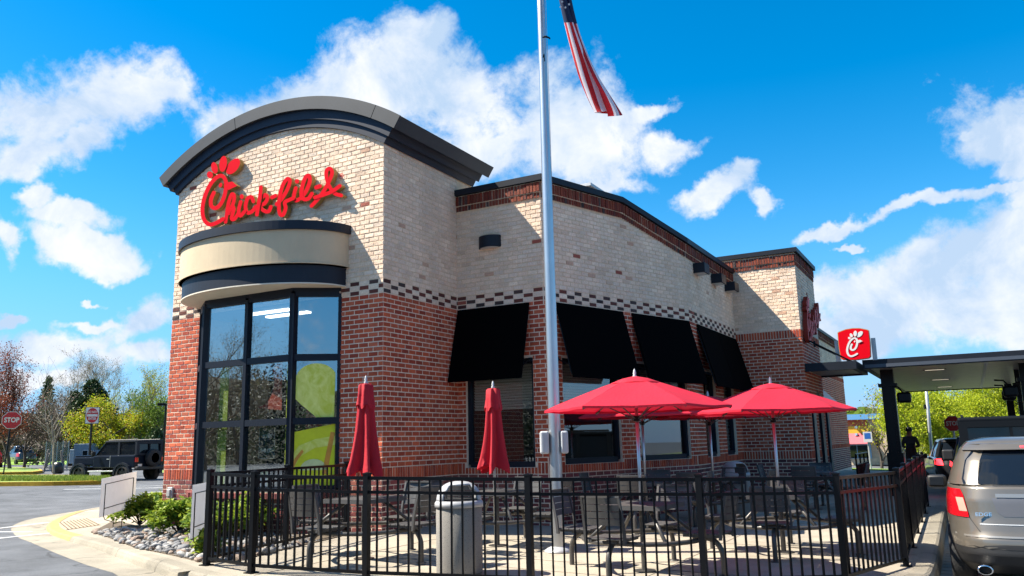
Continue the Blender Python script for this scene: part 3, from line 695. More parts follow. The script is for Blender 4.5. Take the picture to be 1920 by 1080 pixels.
# --- bricks: the 300 that show largest are objects of their own, the rest joined per wall
def make_bricks():
    sc = []
    for b in BRICKS:
        s0, s1, z0, z1, w, col, kind, pr = b
        c = w['p0']+w['u']*((s0+s1)/2)+Vector((0, 0, (z0+z1)/2)); x, y, d = pix(c)
        ok = 0 < x < 1920 and 0 < y < 1060 and (CAM-c).dot(w['n']) > 0
        full = abs((s1-s0)-(BL-MJ)) < .004 and abs((z1-z0)-(CH-MJ)) < .004
        area = (s1-s0)*(z1-z0)*(CAM-c).normalized().dot(w['n'])/d**2 if ok and full else 0
        # things in front hide it
        sc.append(area)
    order = sorted(range(len(BRICKS)), key=lambda i: -sc[i])
    solo = set([i for i in order if BRICKS[i][6] == 'brick'][:300]) | set([i for i in order if BRICKS[i][6] == 'band_brick' and sc[i] > 0][:120])
    def geo(s0, s1, z0, z1, pr, jit):
        e = .0035
        return [(s0, z0, 0), (s1, z0, 0), (s1, z1, 0), (s0, z1, 0), (s0+e, z0+e, pr+jit()), (s1-e, z0+e, pr+jit()), (s1-e, z1-e, pr+jit()), (s0+e, z1-e, pr+jit())]
    FS = [(4, 5, 6, 7), (0, 1, 5, 4), (1, 2, 6, 5), (2, 3, 7, 6), (3, 0, 4, 7)]
    variants = []
    for k in range(8):
        r = random.Random(k); g = geo(-(BL-MJ)/2, (BL-MJ)/2, -(CH-MJ)/2, (CH-MJ)/2, .0065, lambda: r.uniform(-.003, .003))
        me = bpy.data.meshes.new('brick'); me.from_pydata([(a, -c, b) for a, b, c in g], [], FS); me.materials.append(bk)
        at = me.color_attributes.new('bc', 'FLOAT_COLOR', 'CORNER')
        for q in at.data: q.color = (1, 1, 1, 1)
        variants.append(me)
    acc = {}
    for i, b in enumerate(BRICKS):
        s0, s1, z0, z1, w, col, kind, pr = b; par = WPART[w['i']]
        if i in solo:
            c = w['p0']+w['u']*((s0+s1)/2)+Vector((0, 0, (z0+z1)/2))
            o = link(kind, BR.choice(variants), par, c, math.atan2(w['u'].y, w['u'].x)); o.color = (*col, 1)
        else: acc.setdefault((w['i'], kind), []).append(b)
    for (wi, kind), L in acc.items():
        w = WALLS[wi]; vs = []; fs = []; cols = []
        for (s0, s1, z0, z1, _, col, _, pr) in L:
            o = len(vs); g = geo(s0, s1, z0, z1, pr, lambda: BR.uniform(-.003, .003))
            vs += [tuple(w['p0']+w['u']*a+w['n']*c+Vector((0, 0, b))) for a, b, c in g]; fs += [tuple(o+q for q in f) for f in FS]; cols += [(*col, 1)]*20
        nm = {'brick': 'brick_courses', 'soldier_brick': 'soldier_courses', 'band_brick': 'band_courses'}[kind]
        me = bpy.data.meshes.new(nm); me.from_pydata(vs, [], fs); me.materials.append(bk)
        at = me.color_attributes.new('bc', 'FLOAT_COLOR', 'CORNER'); at.data.foreach_set('color', [q for c in cols for q in c])
        stuff(link(nm, me, WPART[wi]))
make_bricks()
# --- tower roof: barrel slab, friezes
def arc_band(name, m, R0, R1, y0, y1, a0, a1, k=40, parent=rest):
    """ring segment between radii, from angle a0..a1 (measured from vertical), extruded y0..y1"""
    mb = MB(); vs = []
    for i in range(k+1):
        a = a0+(a1-a0)*i/k
        for R, y in ((R0, y0), (R1, y0), (R1, y1), (R0, y1)): vs.append((ARC_C[0]+R*math.sin(a), y, ARC_C[1]+R*math.cos(a)))
    fs = [(i*4+j, i*4+(j+1) % 4, (i+1)*4+(j+1) % 4, (i+1)*4+j) for i in range(k) for j in range(4)]
    fs += [(0, 1, 2, 3), (k*4+3, k*4+2, k*4+1, k*4)]; mb.add(vs, fs); return mb.build(name, m, parent)
aR = math.asin((.40-ARC_C[0])/5.37); aL = math.asin((-5.54-ARC_C[0])/5.37)
roof = arc_band('barrel_roof', fascia, 5.265, 5.475, -.15, 2.93, aL+.012, aR-.012, 60)
seams = [aL, -.17, aR-.11, aR]
for i in range(3): arc_band('fascia_panel', fascia, 5.250, 5.490, -.172, -.148, seams[i]+.0012, seams[i+1]-.0012, 30, roof)
arc_band('roof_edge', fascia, 5.25, 5.485, -.165, 2.95, aR-.011, aR, 2, roof); arc_band('roof_edge', fascia, 5.25, 5.485, -.165, 2.95, aL, aL+.011, 2, roof)
b0, b1 = math.asin((-TW-.06-ARC_C[0])/5.0), math.asin((.06-ARC_C[0])/5.0)
arc_band('upper_frieze', frieze, 5.085, 5.266, -.095, 2.86, b0-.012, b1+.012, 50); arc_band('lower_frieze', frieze, 4.945, 5.09, -.055, 2.84, b0, b1, 50)
# --- parapet caps
def cap(pts, z0s, h=.115, out=.085, inw=.22, m=navy, name='parapet_cap'):
    """metal coping along a polyline of (x,y,z bottom)"""
    n = len(pts); vs = []
    for i, (x, y, z) in enumerate(pts):
        a = Vector(pts[max(i-1, 0)][:2]); b = Vector(pts[min(i+1, n-1)][:2]); p = Vector((x, y))
        d1 = (p-a).normalized() if i else (b-p).normalized(); d2 = (b-p).normalized() if i < n-1 else d1
        n1 = Vector((d1.y, -d1.x)); n2 = Vector((d2.y, -d2.x)); mn = (n1+n2); mn = mn/max(.3, mn.dot(n1)) if mn.length > .1 else n1
        o = p+mn*out; q = p-mn*inw
        vs += [(*o, z), (*o, z+h), (*q, z+h+.012), (*q, z)]
    mb = MB(); mb.add(vs, [(i*4+j, i*4+(j+1) % 4, (i+1)*4+(j+1) % 4, (i+1)*4+j) for i in range(n-1) for j in range(4)]+[(0, 1, 2, 3), (n*4-1, n*4-2, n*4-3, n*4-4)])
    return mb.build(name, m, rest)
bend = Vector((W2, D1))+(A1-Vector((W2, D1)))*(2.28/LA)
cap([(-.05, D1, ZHI), (W2, D1, ZHI), (bend.x, bend.y, ZHI), (A1.x, A1.y, ZLO), (BX, BY, ZLO)], None)
cap([(BX-.55, BY, ZBK), (KX, BY, ZBK), (KX, KY2, ZBK), (BX, KY2, ZBK)], None)
cap([(BX, KY2, ZLO), (BX, YEND, ZLO)], None)
u_ = MB(); u_.bbox((.9, 4.2, 5.1), (2.0, 5.3, 6.52), .04); u_.box((.86, 4.16, 6.5), (2.04, 5.34, 6.56)); u_.build('rooftop_unit', alu_dull, rest)
# --- curved hood over the bay
HX, HC, HS = -2.65, 1.95, 1.2
def hood_ring(name, m, grow, z0, z1, parent, bottom=True, top=True, k=48):
    mb = MB(); a_, s_ = HC+grow, HS+grow; vs = []
    for i in range(k+1):
        t = math.pi*i/k; vs += [(HX+a_*math.cos(t), -s_*math.sin(t), z0), (HX+a_*math.cos(t), -s_*math.sin(t), z1)]
    fs = [(2*i, 2*i+2, 2*i+3, 2*i+1) for i in range(k)]
    if bottom: fs.append(tuple(2*i for i in range(k+1)))
    if top: fs.append(tuple(2*i+1 for i in range(k+1))[::-1])
    mb.add(vs, fs); return mb.build(name, m, parent)
hood = hood_ring('window_hood', cream, -.045, 4.385, 4.99, rest)
hood_ring('hood_cap', hood_dark, .0, 4.965, 5.115, hood); hood_ring('hood_lip', cream, -.028, 4.385, 4.405, hood)
hood_ring('hood_valance', hood_dark, -.10, 4.072, 4.37, hood, bottom=False); hood_ring('hood_soffit', soffit, -.095, 4.05, 4.07, hood)
# --- bay window
BPT = [(BAYL, 0), (-3.72, -.468), (-1.564, -.468), (BAYR, 0)]
BZ = [.70, 1.80, 2.86, 3.95]
bay = thing('bay', 'x', 'x'); del bay['label']; del bay['category']; bay.parent = rest; bay.name = 'bay_window'
def facet(a, b, cols, parent, zs=BZ, fw_=.075, dep=.11, gl=glass, inset=.045):
    a = Vector((*a, 0)); b = Vector((*b, 0)); L = (b-a).length; u = (b-a)/L; n = Vector((u.y, -u.x, 0)); M = Matrix(((u.x, -n.x, 0, a.x), (u.y, -n.y, 0, a.y), (0, 0, 1, 0), (0, 0, 0, 1)))
    for i in range(cols+1):
        s = L*i/cols; w_ = fw_ if 0 < i < cols else fw_*1.25
        mb = MB(); mb.box((s-w_/2, -.012, zs[0]), (s+w_/2, dep, zs[-1]), M); mb.build('mullion', frame_m, parent)
    for z in zs:
        mb = MB(); hh = .055 if z not in (zs[0], zs[-1]) else .05
        for i in range(cols): mb.box((L*i/cols+fw_/2, -.004, z-hh), (L*(i+1)/cols-fw_/2, dep, z+hh), M)
        mb.build('transom', frame_m, parent)
    for i in range(cols):
        for k in range(len(zs)-1):
            mb = MB(); mb.box((L*i/cols+fw_/2, inset, zs[k]+.05), (L*(i+1)/cols-fw_/2, inset+.008, zs[k+1]-.05), M); mb.build('pane', gl, parent)
    return M
for i, c in ((0, 1), (1, 2), (2, 1)): MB_ = facet(BPT[i], BPT[i+1], c, bay)
def bay_rest():
    mb = MB(); poly = [(p[0], p[1]) for p in BPT]
    mb.prism(poly, (0, 0, 0), (1, 0, 0), (0, 1, 0), (0, 0, 1), 3.99, 4.055); mb.build('head_frame', frame_m, bay)
    # sill of brick on edge and brick plinth below
    base = [(BAYL-.02, .0), (-3.74, -.50), (-1.545, -.50), (BAYR+.02, 0)]
    mb = MB(); mb.prism(base, (0, 0, 0), (1, 0, 0), (0, 1, 0), (0, 0, 1), -.3, .545); o = mb.build('plinth', mortar, bay)
    acc = []; 
    for i in range(3):
        a = Vector((*base[i], 0)); b = Vector((*base[i+1], 0)); L = (b-a).length; u = (b-a)/L; n = Vector((u.y, -u.x, 0))
        for k in range(7):
            for j in range(-1, int(L/BL)+2):
                s0, s1 = max(0, j*BL-(k % 2)*BL/2+MJ/2), min(L, (j+1)*BL-(k % 2)*BL/2-MJ/2)
                if s1-s0 > .03: acc.append((a, u, n, s0, s1, .545-(k+1)*CH+MJ, .545-k*CH, c_wine(), .01, 0))
        for j in range(int(L/.0677)+1):
            s0, s1 = j*.0677+.006, min(L, (j+1)*.0677-.006)
            if s1-s0 > .02: acc.append((a, u, n, s0, s1, .555, .648, c_wine(), .085, -.10))
    vs = []; fs = []; cols = []
    for (a, u, n, s0, s1, z0, z1, col, pr, bk_) in acc:
        o_ = len(vs); P = lambda s, z, d: tuple(a+u*s+n*d+Vector((0, 0, z)))
        vs += [P(s0, z0, bk_), P(s1, z0, bk_), P(s1, z1, bk_), P(s0, z1, bk_), P(s0, z0, pr), P(s1, z0, pr), P(s1, z1-.01, pr), P(s0, z1-.01, pr)]
        q = [(4, 5, 6, 7), (0, 1, 5, 4), (1, 2, 6, 5), (2, 3, 7, 6), (3, 0, 4, 7)]; fs += [tuple(o_+x for x in f) for f in q]; cols += [(*col, 1)]*20
    me = bpy.data.meshes.new('plinth_bricks'); me.from_pydata(vs, [], fs); me.materials.append(bk)
    at = me.color_attributes.new('bc', 'FLOAT_COLOR', 'CORNER'); at.data.foreach_set('color', [x for c in cols for x in c]); stuff(link('plinth_bricks', me, bay))
    mb = MB(); b2 = [(BAYL, .0), (-3.735, -.495), (-1.55, -.495), (BAYR, 0)]
    mb.prism(b2, (0, 0, 0), (1, 0, 0), (0, 1, 0), (0, 0, 1), .545, .645); mb.build('sill_bed', mortar, bay)
    mb = MB(); mb.prism(b2, (0, 0, 0), (1, 0, 0), (0, 1, 0), (0, 0, 1), .648, .66); mb.build('sill', concrete_lt, bay)
bay_rest()
# --- plain windows under the awnings
def window(w, h, blind=0, gl=glass2, cols=1):
    a = w['p0']+w['u']*h[0]-w['n']*.07; b = w['p0']+w['u']*h[1]-w['n']*.07
    t = thing('window', 'x', 'x'); del t['label']; del t['category']; t.parent = rest
    facet(a[:2], b[:2], cols, t, [h[2]+.05, h[3]-.05], .09, .08, gl, .05)
    for q in t.children: pass
    mb = MB(); M = Matrix(((w['u'].x, -w['n'].x, 0, a.x), (w['u'].y, -w['n'].y, 0, a.y), (0, 0, 1, 0), (0, 0, 0, 1))); L = h[1]-h[0]
    mb.box((-.02, .25, h[2]-.05), (L+.02, .26, h[3]+.05), M) if False else None
    if blind:
        for k in range(int((h[3]-blind)/.05)):
            bl = MB(); z = h[3]-.1-k*.05; bl.add([M @ Vector(q) for q in ((.06, .12, z), (L-.06, .12, z), (L-.06, .15, z-.042), (.06, .15, z-.042))], [(0, 1, 2, 3)]); bl.build('blind_slat', BLIND, t)
    return t
BLIND = mat('blind', (.55, .54, .50), .7)
window(w_2, win2, 2.02); window(w_a, wA[0], 1.95); window(w_a, wA[1], 2.3)
for h in wB: window(w_b, h)
for h in w_ks['holes']: window(w_ks, h)
for h in w_b2['holes']: window(w_b2, h)
# window graphics behind the bay glass
def lettuce():
    m = mat('leaf_print', (.58, .60, .02), .5, col2=(.84, .84, .22), vscale=3, detail=8); nt = m.node_tree
    n = [x for x in nt.nodes if x.type == 'TEX_NOISE'][0]; n.inputs['Distortion'].default_value = 2.5; return m
LEAFP = lettuce(); LIME = mat('lime_print', (.64, .66, .01), .6, var=.2, vscale=2); PALE = mat('pale_print', (.62, .66, .30), .6, var=.1); ORNG = mat('orange_print', (.62, .27, .03), .6, var=.2, vscale=6)
WHT = mat('bright_white', (.85, .85, .85), .5)
def graphics():
    a = Vector((*BPT[2], 0)); b = Vector((*BPT[3], 0)); u = (b-a).normalized(); n = Vector((u.y, -u.x, 0)); O = a-n*.036; L = (b-a).length
    def g(name, pts, m, d, par=bay):
        mb = MB(); mb.prism([(x, z) for x, z in pts], O, u, (0, 0, 1), n*-1, d, d+.002); return mb.build(name, m, par)
    ell = lambda cx, cz, rx, rz, a0=0, a1=360, k=20: [(cx+rx*math.cos(R_(a0+(a1-a0)*i/k)), cz+rz*math.sin(R_(a0+(a1-a0)*i/k))) for i in range(k+1)]
    e0, e1 = .05, L-.07
    p1 = g('window_poster', [(e0, .75), (e1, .75), (e1, 1.75), (e0, 1.62)], LIME, .004)
    g('poster_print', [(e0, 2.20), (e0+.12, 2.08), (e0+.38, 1.86), (e1-.02, 1.86), (e1-.01, 2.55)] + ell((e0+e1)/2+.02, 2.50, (e1-e0)/2-.01, .26, 20, 165, 12) + [(e0, 2.45)], LEAFP, .004)
    g('poster_print', [(e0, .95), (.18, 1.22), (.42, 1.36), (e1, 1.4), (e1, 1.55), (.42, 1.5), (.16, 1.4), (e0, 1.25)], LEAFP, .001); g('poster_print', ell(.40, 1.0, .22, .18, 0, 180, 10), PALE, -.001)
    g('poster_print', [(e0, .98), (.14, 1.16), (.24, 1.3), (.21, 1.34), (.1, 1.2), (e0, 1.06)], ORNG, -.001); g('poster_print', [(.54, .95), (.62, .92), (e1, 1.6), (e1-.07, 1.62)], ORNG, -.001)
    # behind the two front panes
    y = -.468+.16
    def f(name, x0, x1, z0, z1, m, yy=y, par=bay): mb = MB(); mb.box((x0, yy, z0), (x1, yy+.006, z1)); return mb.build(name, m, par)
    f('window_poster', -1.80, -1.66, .75, 2.78, LIME); f('window_poster', -3.42, -3.2, .75, 2.8, mat('dim_lime_print', (.30, .36, .05), .7))
    rp = MB(); c = [(-2.42, 2.05), (-1.92, 2.0), (-1.94, 2.8), (-2.1, 2.8)] + [(-2.47+.36*math.cos(R_(t)), 2.5+.42*math.sin(R_(t))) for t in range(30, -91, -15)]
    rp.prism(c, (0, y+.02, 0), (1, 0, 0), (0, 0, 1), (0, 1, 0), 0, .006); rp.build('window_poster', mat('red_print', (.36, .05, .03), .6, var=.2), bay)
    bd = f('hanging_notice', -2.44, -2.08, 1.2, 1.72, mat('notice_black', (.012, .012, .014), .5), y+.04)
    for (x0, x1, z0, z1) in ((-2.44, -2.08, 1.2, 1.208), (-2.44, -2.432, 1.2, 1.72), (-2.088, -2.08, 1.2, 1.72)): f('notice_edge', x0, x1, z0, z1, sign_white, y+.036, bd)
    text('lettering', 'THIS EXIT', .085, WHT, bd, frame((-2.26, y+.037, 1.33), (1, 0, 0), (0, 0, 1)), .001, .001, .78)
    text('lettering', 'TURN', .10, WHT, bd, frame((-2.26, y+.037, 1.57), (1, 0, .12), (0, 0, 1)), .001, 0, .85, .2)
    f('door_notice', -2.44, -2.2, .72, 1.02, mat('lime_border', (.30, .38, .05), .6), y+.04); f('door_notice', -2.415, -2.225, .72, .92, mat('blue_notice', (.30, .36, .48), .6), y+.036)
graphics()
# inner brick pier seen through the bay
def pier():
    mb = MB(); mb.box((-2.2, .6, .05), (-1.8, .95, 2.1)); o = mb.build('inner_pier', mortar, rest)
    vs = []; fs = []; n = 0
    for k in range(24):
        for j in range(-1, 3):
            s0, s1 = max(-2.2, -2.2+j*.2-(k % 2)*.1+.008), min(-1.8, -2.2+(j+1)*.2-(k % 2)*.1-.008)
            if s1-s0 < .03: continue
            z0, z1 = .06+k*.083+.012, .06+(k+1)*.083; vs += [(s0, .592, z0), (s1, .592, z0), (s1, .592, z1), (s0, .592, z1)]; fs.append((n, n+1, n+2, n+3)); n += 4
    me = bpy.data.meshes.new('pier_bricks'); me.from_pydata(vs, [], fs); me.materials.append(mat('inner_brick', (.34, .03, .025), .7)); stuff(link('pier_bricks', me, o))
pier()
# --- awnings
def awning(w, s0, s1, label, ztop=3.855, zbot=2.475, out=.40):
    c = w['p0']+w['u']*((s0+s1)/2); t = thing('awning', label, 'awning', c, math.atan2(w['u'].y, w['u'].x), 'black awnings over the patio windows')
    h = (s1-s0)/2; mb = MB()
    mb.add([(-h, -.03, ztop), (h, -.03, ztop), (h, -out, zbot), (-h, -out, zbot), (-h, -.012, ztop-.02), (h, -.012, ztop-.02), (h, -out+.03, zbot), (-h, -out+.03, zbot)], [(0, 3, 2, 1), (4, 5, 6, 7), (0, 1, 5, 4), (2, 3, 7, 6), (1, 2, 6, 5), (3, 0, 4, 7)])
    mb.build('canvas', awn, t)
    for x in (-h+.02, h-.02):
        f = MB(); f.tube([(x, -.01, ztop-.1), (x, -out+.06, zbot+.05)], .014, 6); f.tube([(x, -.01, zbot+.35), (x, -out+.10, zbot+.22)], .012, 6); f.tube([(x, -.0, zbot+.32), (x, -.0, zbot+.38)], .03, 6); f.build('bracket', black_steel, t)
    return t
awning(w_2, .025, 1.548, 'black awning on the wall between tower and flagpole'); awning(w_a, .29, 2.17, 'wide black awning just right of the flagpole')
awning(w_a, 2.45, 4.38, 'black awning in the middle of the row, behind the front open umbrella'); awning(w_b, .50, 2.12, 'black awning second from the right end, just past the wall corner'); awning(w_b, 2.14, 3.95, 'narrow-looking black awning at the far end, next to the red brick block')
# --- wall lamps
def wall_lamp(loc, rz, label, half=True, s=1):
    t = thing('wall_lamp', label, 'lamp', loc, rz, 'black wall lamps'); mb = MB(); k = 14
    if half:
        pr = [(.235*math.cos(math.pi*i/k), -.17*math.sin(math.pi*i/k)) for i in range(k+1)]
    else: pr = [(.20, 0), (.20, -.27), (-.20, -.27), (-.20, 0)]
    mb.prism(pr, (0, 0, 0), (1, 0, 0), (0, 1, 0), (0, 0, 1), -.11, .11); mb.build('housing', navy, t)
    p2 = [(a*.85, b*.85-.008) for a, b in pr]; l = MB(); l.prism(p2, (0, 0, 0), (1, 0, 0), (0, 1, 0), (0, 0, 1), -.118, -.112); l.build('lens', mat('lamp_lens', (.5, .5, .48), .3), t)
wall_lamp((.75, D1, 5.085), 0, 'rounded black wall lamp high on the pale brick beside the tower')
for i, (y, l) in enumerate(((7.2, 'square black wall lamp nearest the wall corner under the parapet'), (8.65, 'middle one of three square black lamps on the side wall'), (9.9, 'square black wall lamp closest to the projecting brick block'))): wall_lamp((BX, y, 5.12), math.pi/2, l, False)
for i, l in enumerate(('far square lamp next to the side letters', 'second far square lamp past the side letters', 'third far square lamp past the side letters', 'farthest square lamp above the red panel sign')): wall_lamp((BX, KY2+1.0+2.1*i, 4.95), math.pi/2, l, False)
# outlet box on the tower foot
mb = MB(); mb.bbox((-5.0, -.05, .50), (-4.86, -.005, .70), .012); mb.bbox((-4.975, -.085, .53), (-4.885, -.045, .66), .012)
tag(mb.build('outlet_box', alu_dull), 'small grey weatherproof outlet box low on the tower brick', 'outlet')

# ------------------------------------------------------------------ script sign on the tower
def ribbon(path, w, k=6):
    """outline polygon of a brush stroke with round ends; path 2d, w width (number or list)"""
    P = [Vector((p.x, p.y)) for p in catmull(path, k)]; n = len(P); L = []; Rr = []
    for i, p in enumerate(P):
        t = (P[min(i+1, n-1)]-P[max(i-1, 0)]).normalized(); nn = Vector((-t.y, t.x)); ww = w if isinstance(w, (int, float)) else w[0]+(w[1]-w[0])*i/(n-1)
        L.append(p+nn*ww/2); Rr.append(p-nn*ww/2)
    return P, L, Rr
LET = [('letter', [[(262, 520), (228, 600), (232, 680), (285, 705), (345, 655), (388, 560), (408, 450), (400, 365), (358, 318), (300, 335), (232, 405), (180, 500), (140, 620), (126, 745), (150, 850), (215, 903), (300, 880), (375, 835)]], 44),
       ('letter', [[(402, 870), (418, 770), (440, 640), (478, 540), (508, 560), (495, 650), (440, 770)], [(445, 750), (485, 690), (505, 720), (478, 830), (515, 835), (560, 770)]], 40),
       ('letter', [[(590, 630), (565, 740), (585, 800), (640, 745)]], 40), ('letter', [[(738, 625), (715, 572), (668, 595), (645, 690), (668, 760), (722, 748), (770, 690)]], 42),
       ('letter', [[(832, 455), (822, 560), (800, 690), (785, 785)], [(815, 600), (880, 545), (905, 590), (870, 650), (815, 680), (860, 735), (920, 745), (948, 690)]], 42), ('letter', [[(962, 577), (1005, 558)]], 44),
       ('letter', [[(1020, 660), (1085, 590), (1150, 480), (1180, 385), (1150, 355), (1095, 430), (1060, 560), (1048, 690), (1062, 780), (1100, 785), (1130, 710), (1120, 640), (1170, 610), (1220, 590)]], 42),
       ('letter', [[(1245, 465), (1222, 570), (1250, 615), (1300, 590)]], 42), ('letter', [[(1310, 590), (1375, 500), (1418, 390), (1410, 320), (1370, 335), (1330, 440), (1318, 550), (1350, 600), (1405, 590), (1445, 535)]], 44), ('letter', [[(1490, 458), (1535, 442)]], 46),
       ('letter', [[(1435, 680), (1510, 600), (1590, 490), (1655, 370), (1685, 280), (1660, 232), (1622, 250), (1615, 320), (1645, 430), (1710, 525), (1795, 555)], [(1480, 580), (1590, 545), (1690, 505), (1780, 440)]], 42)]
DOTS = [[(598, 568, 24, 30, 0)], [(1263, 385, 26, 28, 0)], [(345, 430, 20, 30, -20)], [(216, 306, 36, 42, 20), (273, 224, 38, 70, 12), (379, 176, 46, 96, -8), (494, 204, 62, 112, -38)]]
BEAK = [(425, 400), (490, 388), (548, 440), (440, 492)]
def script_sign(name, label, to3, N, depth, mats, with_word=True, group=None, stroke=1.0, standoff=.02):
    """to3(px,py) -> point on the letter face plane; N = outward normal; letters are open channels extruded back"""
    t = thing(name, label, 'sign', (0, 0, 0), 0, group); N = Vector(N).normalized(); cnt = [0]
    def solid(mb, ptsL, ptsR, lift):
        n = len(ptsL); f3 = [Vector(to3(*p))+N*(lift+.0045*i/n) for i, p in enumerate(ptsL)]; g3 = [Vector(to3(*p))+N*(lift+.0045*i/n) for i, p in enumerate(ptsR)]; B = -N*depth
        vs = f3+g3+[a+B for a in f3]+[a+B for a in g3]; o = len(mb.v); mb.v += [tuple(a) for a in vs]
        def q(f, m): mb.f.append([i+o for i in f]); mb.mi.append(m)
        for i in range(n-1): q((i, n+i, n+i+1, i+1), 0); q((i, i+1, 2*n+i+1, 2*n+i), 1); q((n+i+1, n+i, 3*n+i, 3*n+i+1), 1); q((2*n+i, 2*n+i+1, 3*n+i+1, 3*n+i), 1)
        q((0, 2*n, 3*n, n), 1); q((n-1, 2*n-1, 4*n-1, 3*n-1), 1)
    def disc(mb, c, rx, ry, ang, lift, k=24):
        ca, sa = math.cos(R_(ang)), math.sin(R_(ang))
        P = [(c[0]+rx*math.cos(2*math.pi*i/k)*ca+ry*math.sin(2*math.pi*i/k)*sa, c[1]-rx*math.cos(2*math.pi*i/k)*sa+ry*math.sin(2*math.pi*i/k)*ca) for i in range(k)]
        poly(mb, P, lift)
    def poly(mb, P, lift):
        f3 = [Vector(to3(*p))+N*lift for p in P]; n = len(f3); o = len(mb.v); mb.v += [tuple(a) for a in f3]+[tuple(a-N*depth) for a in f3]
        mb.f.append([o+i for i in range(n)]); mb.mi.append(0); mb.f.append([o+n+i for i in range(n)][::-1]); mb.mi.append(1)
        for i in range(n): j = (i+1) % n; mb.f.append([o+i, o+n+i, o+n+j, o+j]); mb.mi.append(1)
    def stroke_to(mb, path, w):
        lift = .0052*(cnt[0] % 3); cnt[0] += 1; w *= stroke*1.08
        P, L, Rr = ribbon(path, w); 
        # rounded ends: extra cross-sections that narrow
        def capend(p, t, nn):
            return [(p+t*w/2*math.sin(a)+nn*w/2*math.cos(a), p+t*w/2*math.sin(a)-nn*w/2*math.cos(a)) for a in (R_(30), R_(60), R_(84))]
        t0 = (P[0]-P[1]).normalized(); t1 = (P[-1]-P[-2]).normalized()
        s = capend(P[0], t0, Vector((t0.y, -t0.x)))[::-1]; e = capend(P[-1], t1, Vector((-t1.y, t1.x)))
        L2 = [a for a, b in s]+L+[a for a, b in e]; R2 = [b for a, b in s]+Rr+[b for a, b in e]
        solid(mb, [tuple(a) for a in L2], [tuple(a) for a in R2], lift)
    for i, (nm, strokes, w) in enumerate(LET if with_word else LET[:1]):
        mb = MB()
        for st in strokes: stroke_to(mb, st, w)
        if i == 0:
            disc(mb, DOTS[2][0][:2], *DOTS[2][0][2:], .0052*(cnt[0] % 3)+.002); cnt[0] += 1; poly(mb, BEAK, .0052*(cnt[0] % 3)+.002); cnt[0] += 1
        if i == 2: disc(mb, DOTS[0][0][:2], *DOTS[0][0][2:], .0052*(cnt[0] % 3)+.002); cnt[0] += 1
        if i == 7: disc(mb, DOTS[1][0][:2], *DOTS[1][0][2:], .0052*(cnt[0] % 3)+.002); cnt[0] += 1
        mb.build('letter', mats, t)
    for d in DOTS[3]:
        mb = MB(); disc(mb, d[:2], *d[2:], .0052*(cnt[0] % 3)+.002); cnt[0] += 1; mb.build('comb', mats, t)
    return t
FACE_Y = -.125
tower_sign = script_sign('wall_sign', 'large red script letters with a rooster C on the pale brick tower', lambda x, y: on_y(360+x/6.4, 280+y/6.4, FACE_Y), (0, -1, 0), .095, [sign_red, sign_gold])
def reg_mark():
    c = on_y(360+1787/6.4, 280+320/6.4, -.02); mb = MB(); k = 20
    vs = []
    for i in range(k): a = 2*math.pi*i/k; vs += [(c.x+.052*math.cos(a), -.016, c.z+.052*math.sin(a)), (c.x+.044*math.cos(a), -.016, c.z+.044*math.sin(a))]
    mb.add(vs, [(2*i, 2*((i+1) % k), 2*((i+1) % k)+1, 2*i+1) for i in range(k)]); mb.build('mark', sign_red, tower_sign)
    text('mark', 'R', .07, sign_red, tower_sign, frame((c.x, -.016, c.z), (1, 0, 0), (0, 0, 1)))
reg_mark()
# the same lettering, smaller, on the side of the projecting block
script_sign('wall_sign', 'dark red script letters seen edge-on high on the projecting brick block', lambda x, y: (KX+.14, BY+.18+(x-100)/1750*2.4, 5.15-(y-100)/800*1.12-.35*(1-(x-100)/1750)), (1, 0, 0), .11, [sign_red, mat('dark_return', (.22, .03, .02), .6, spec=.1)])

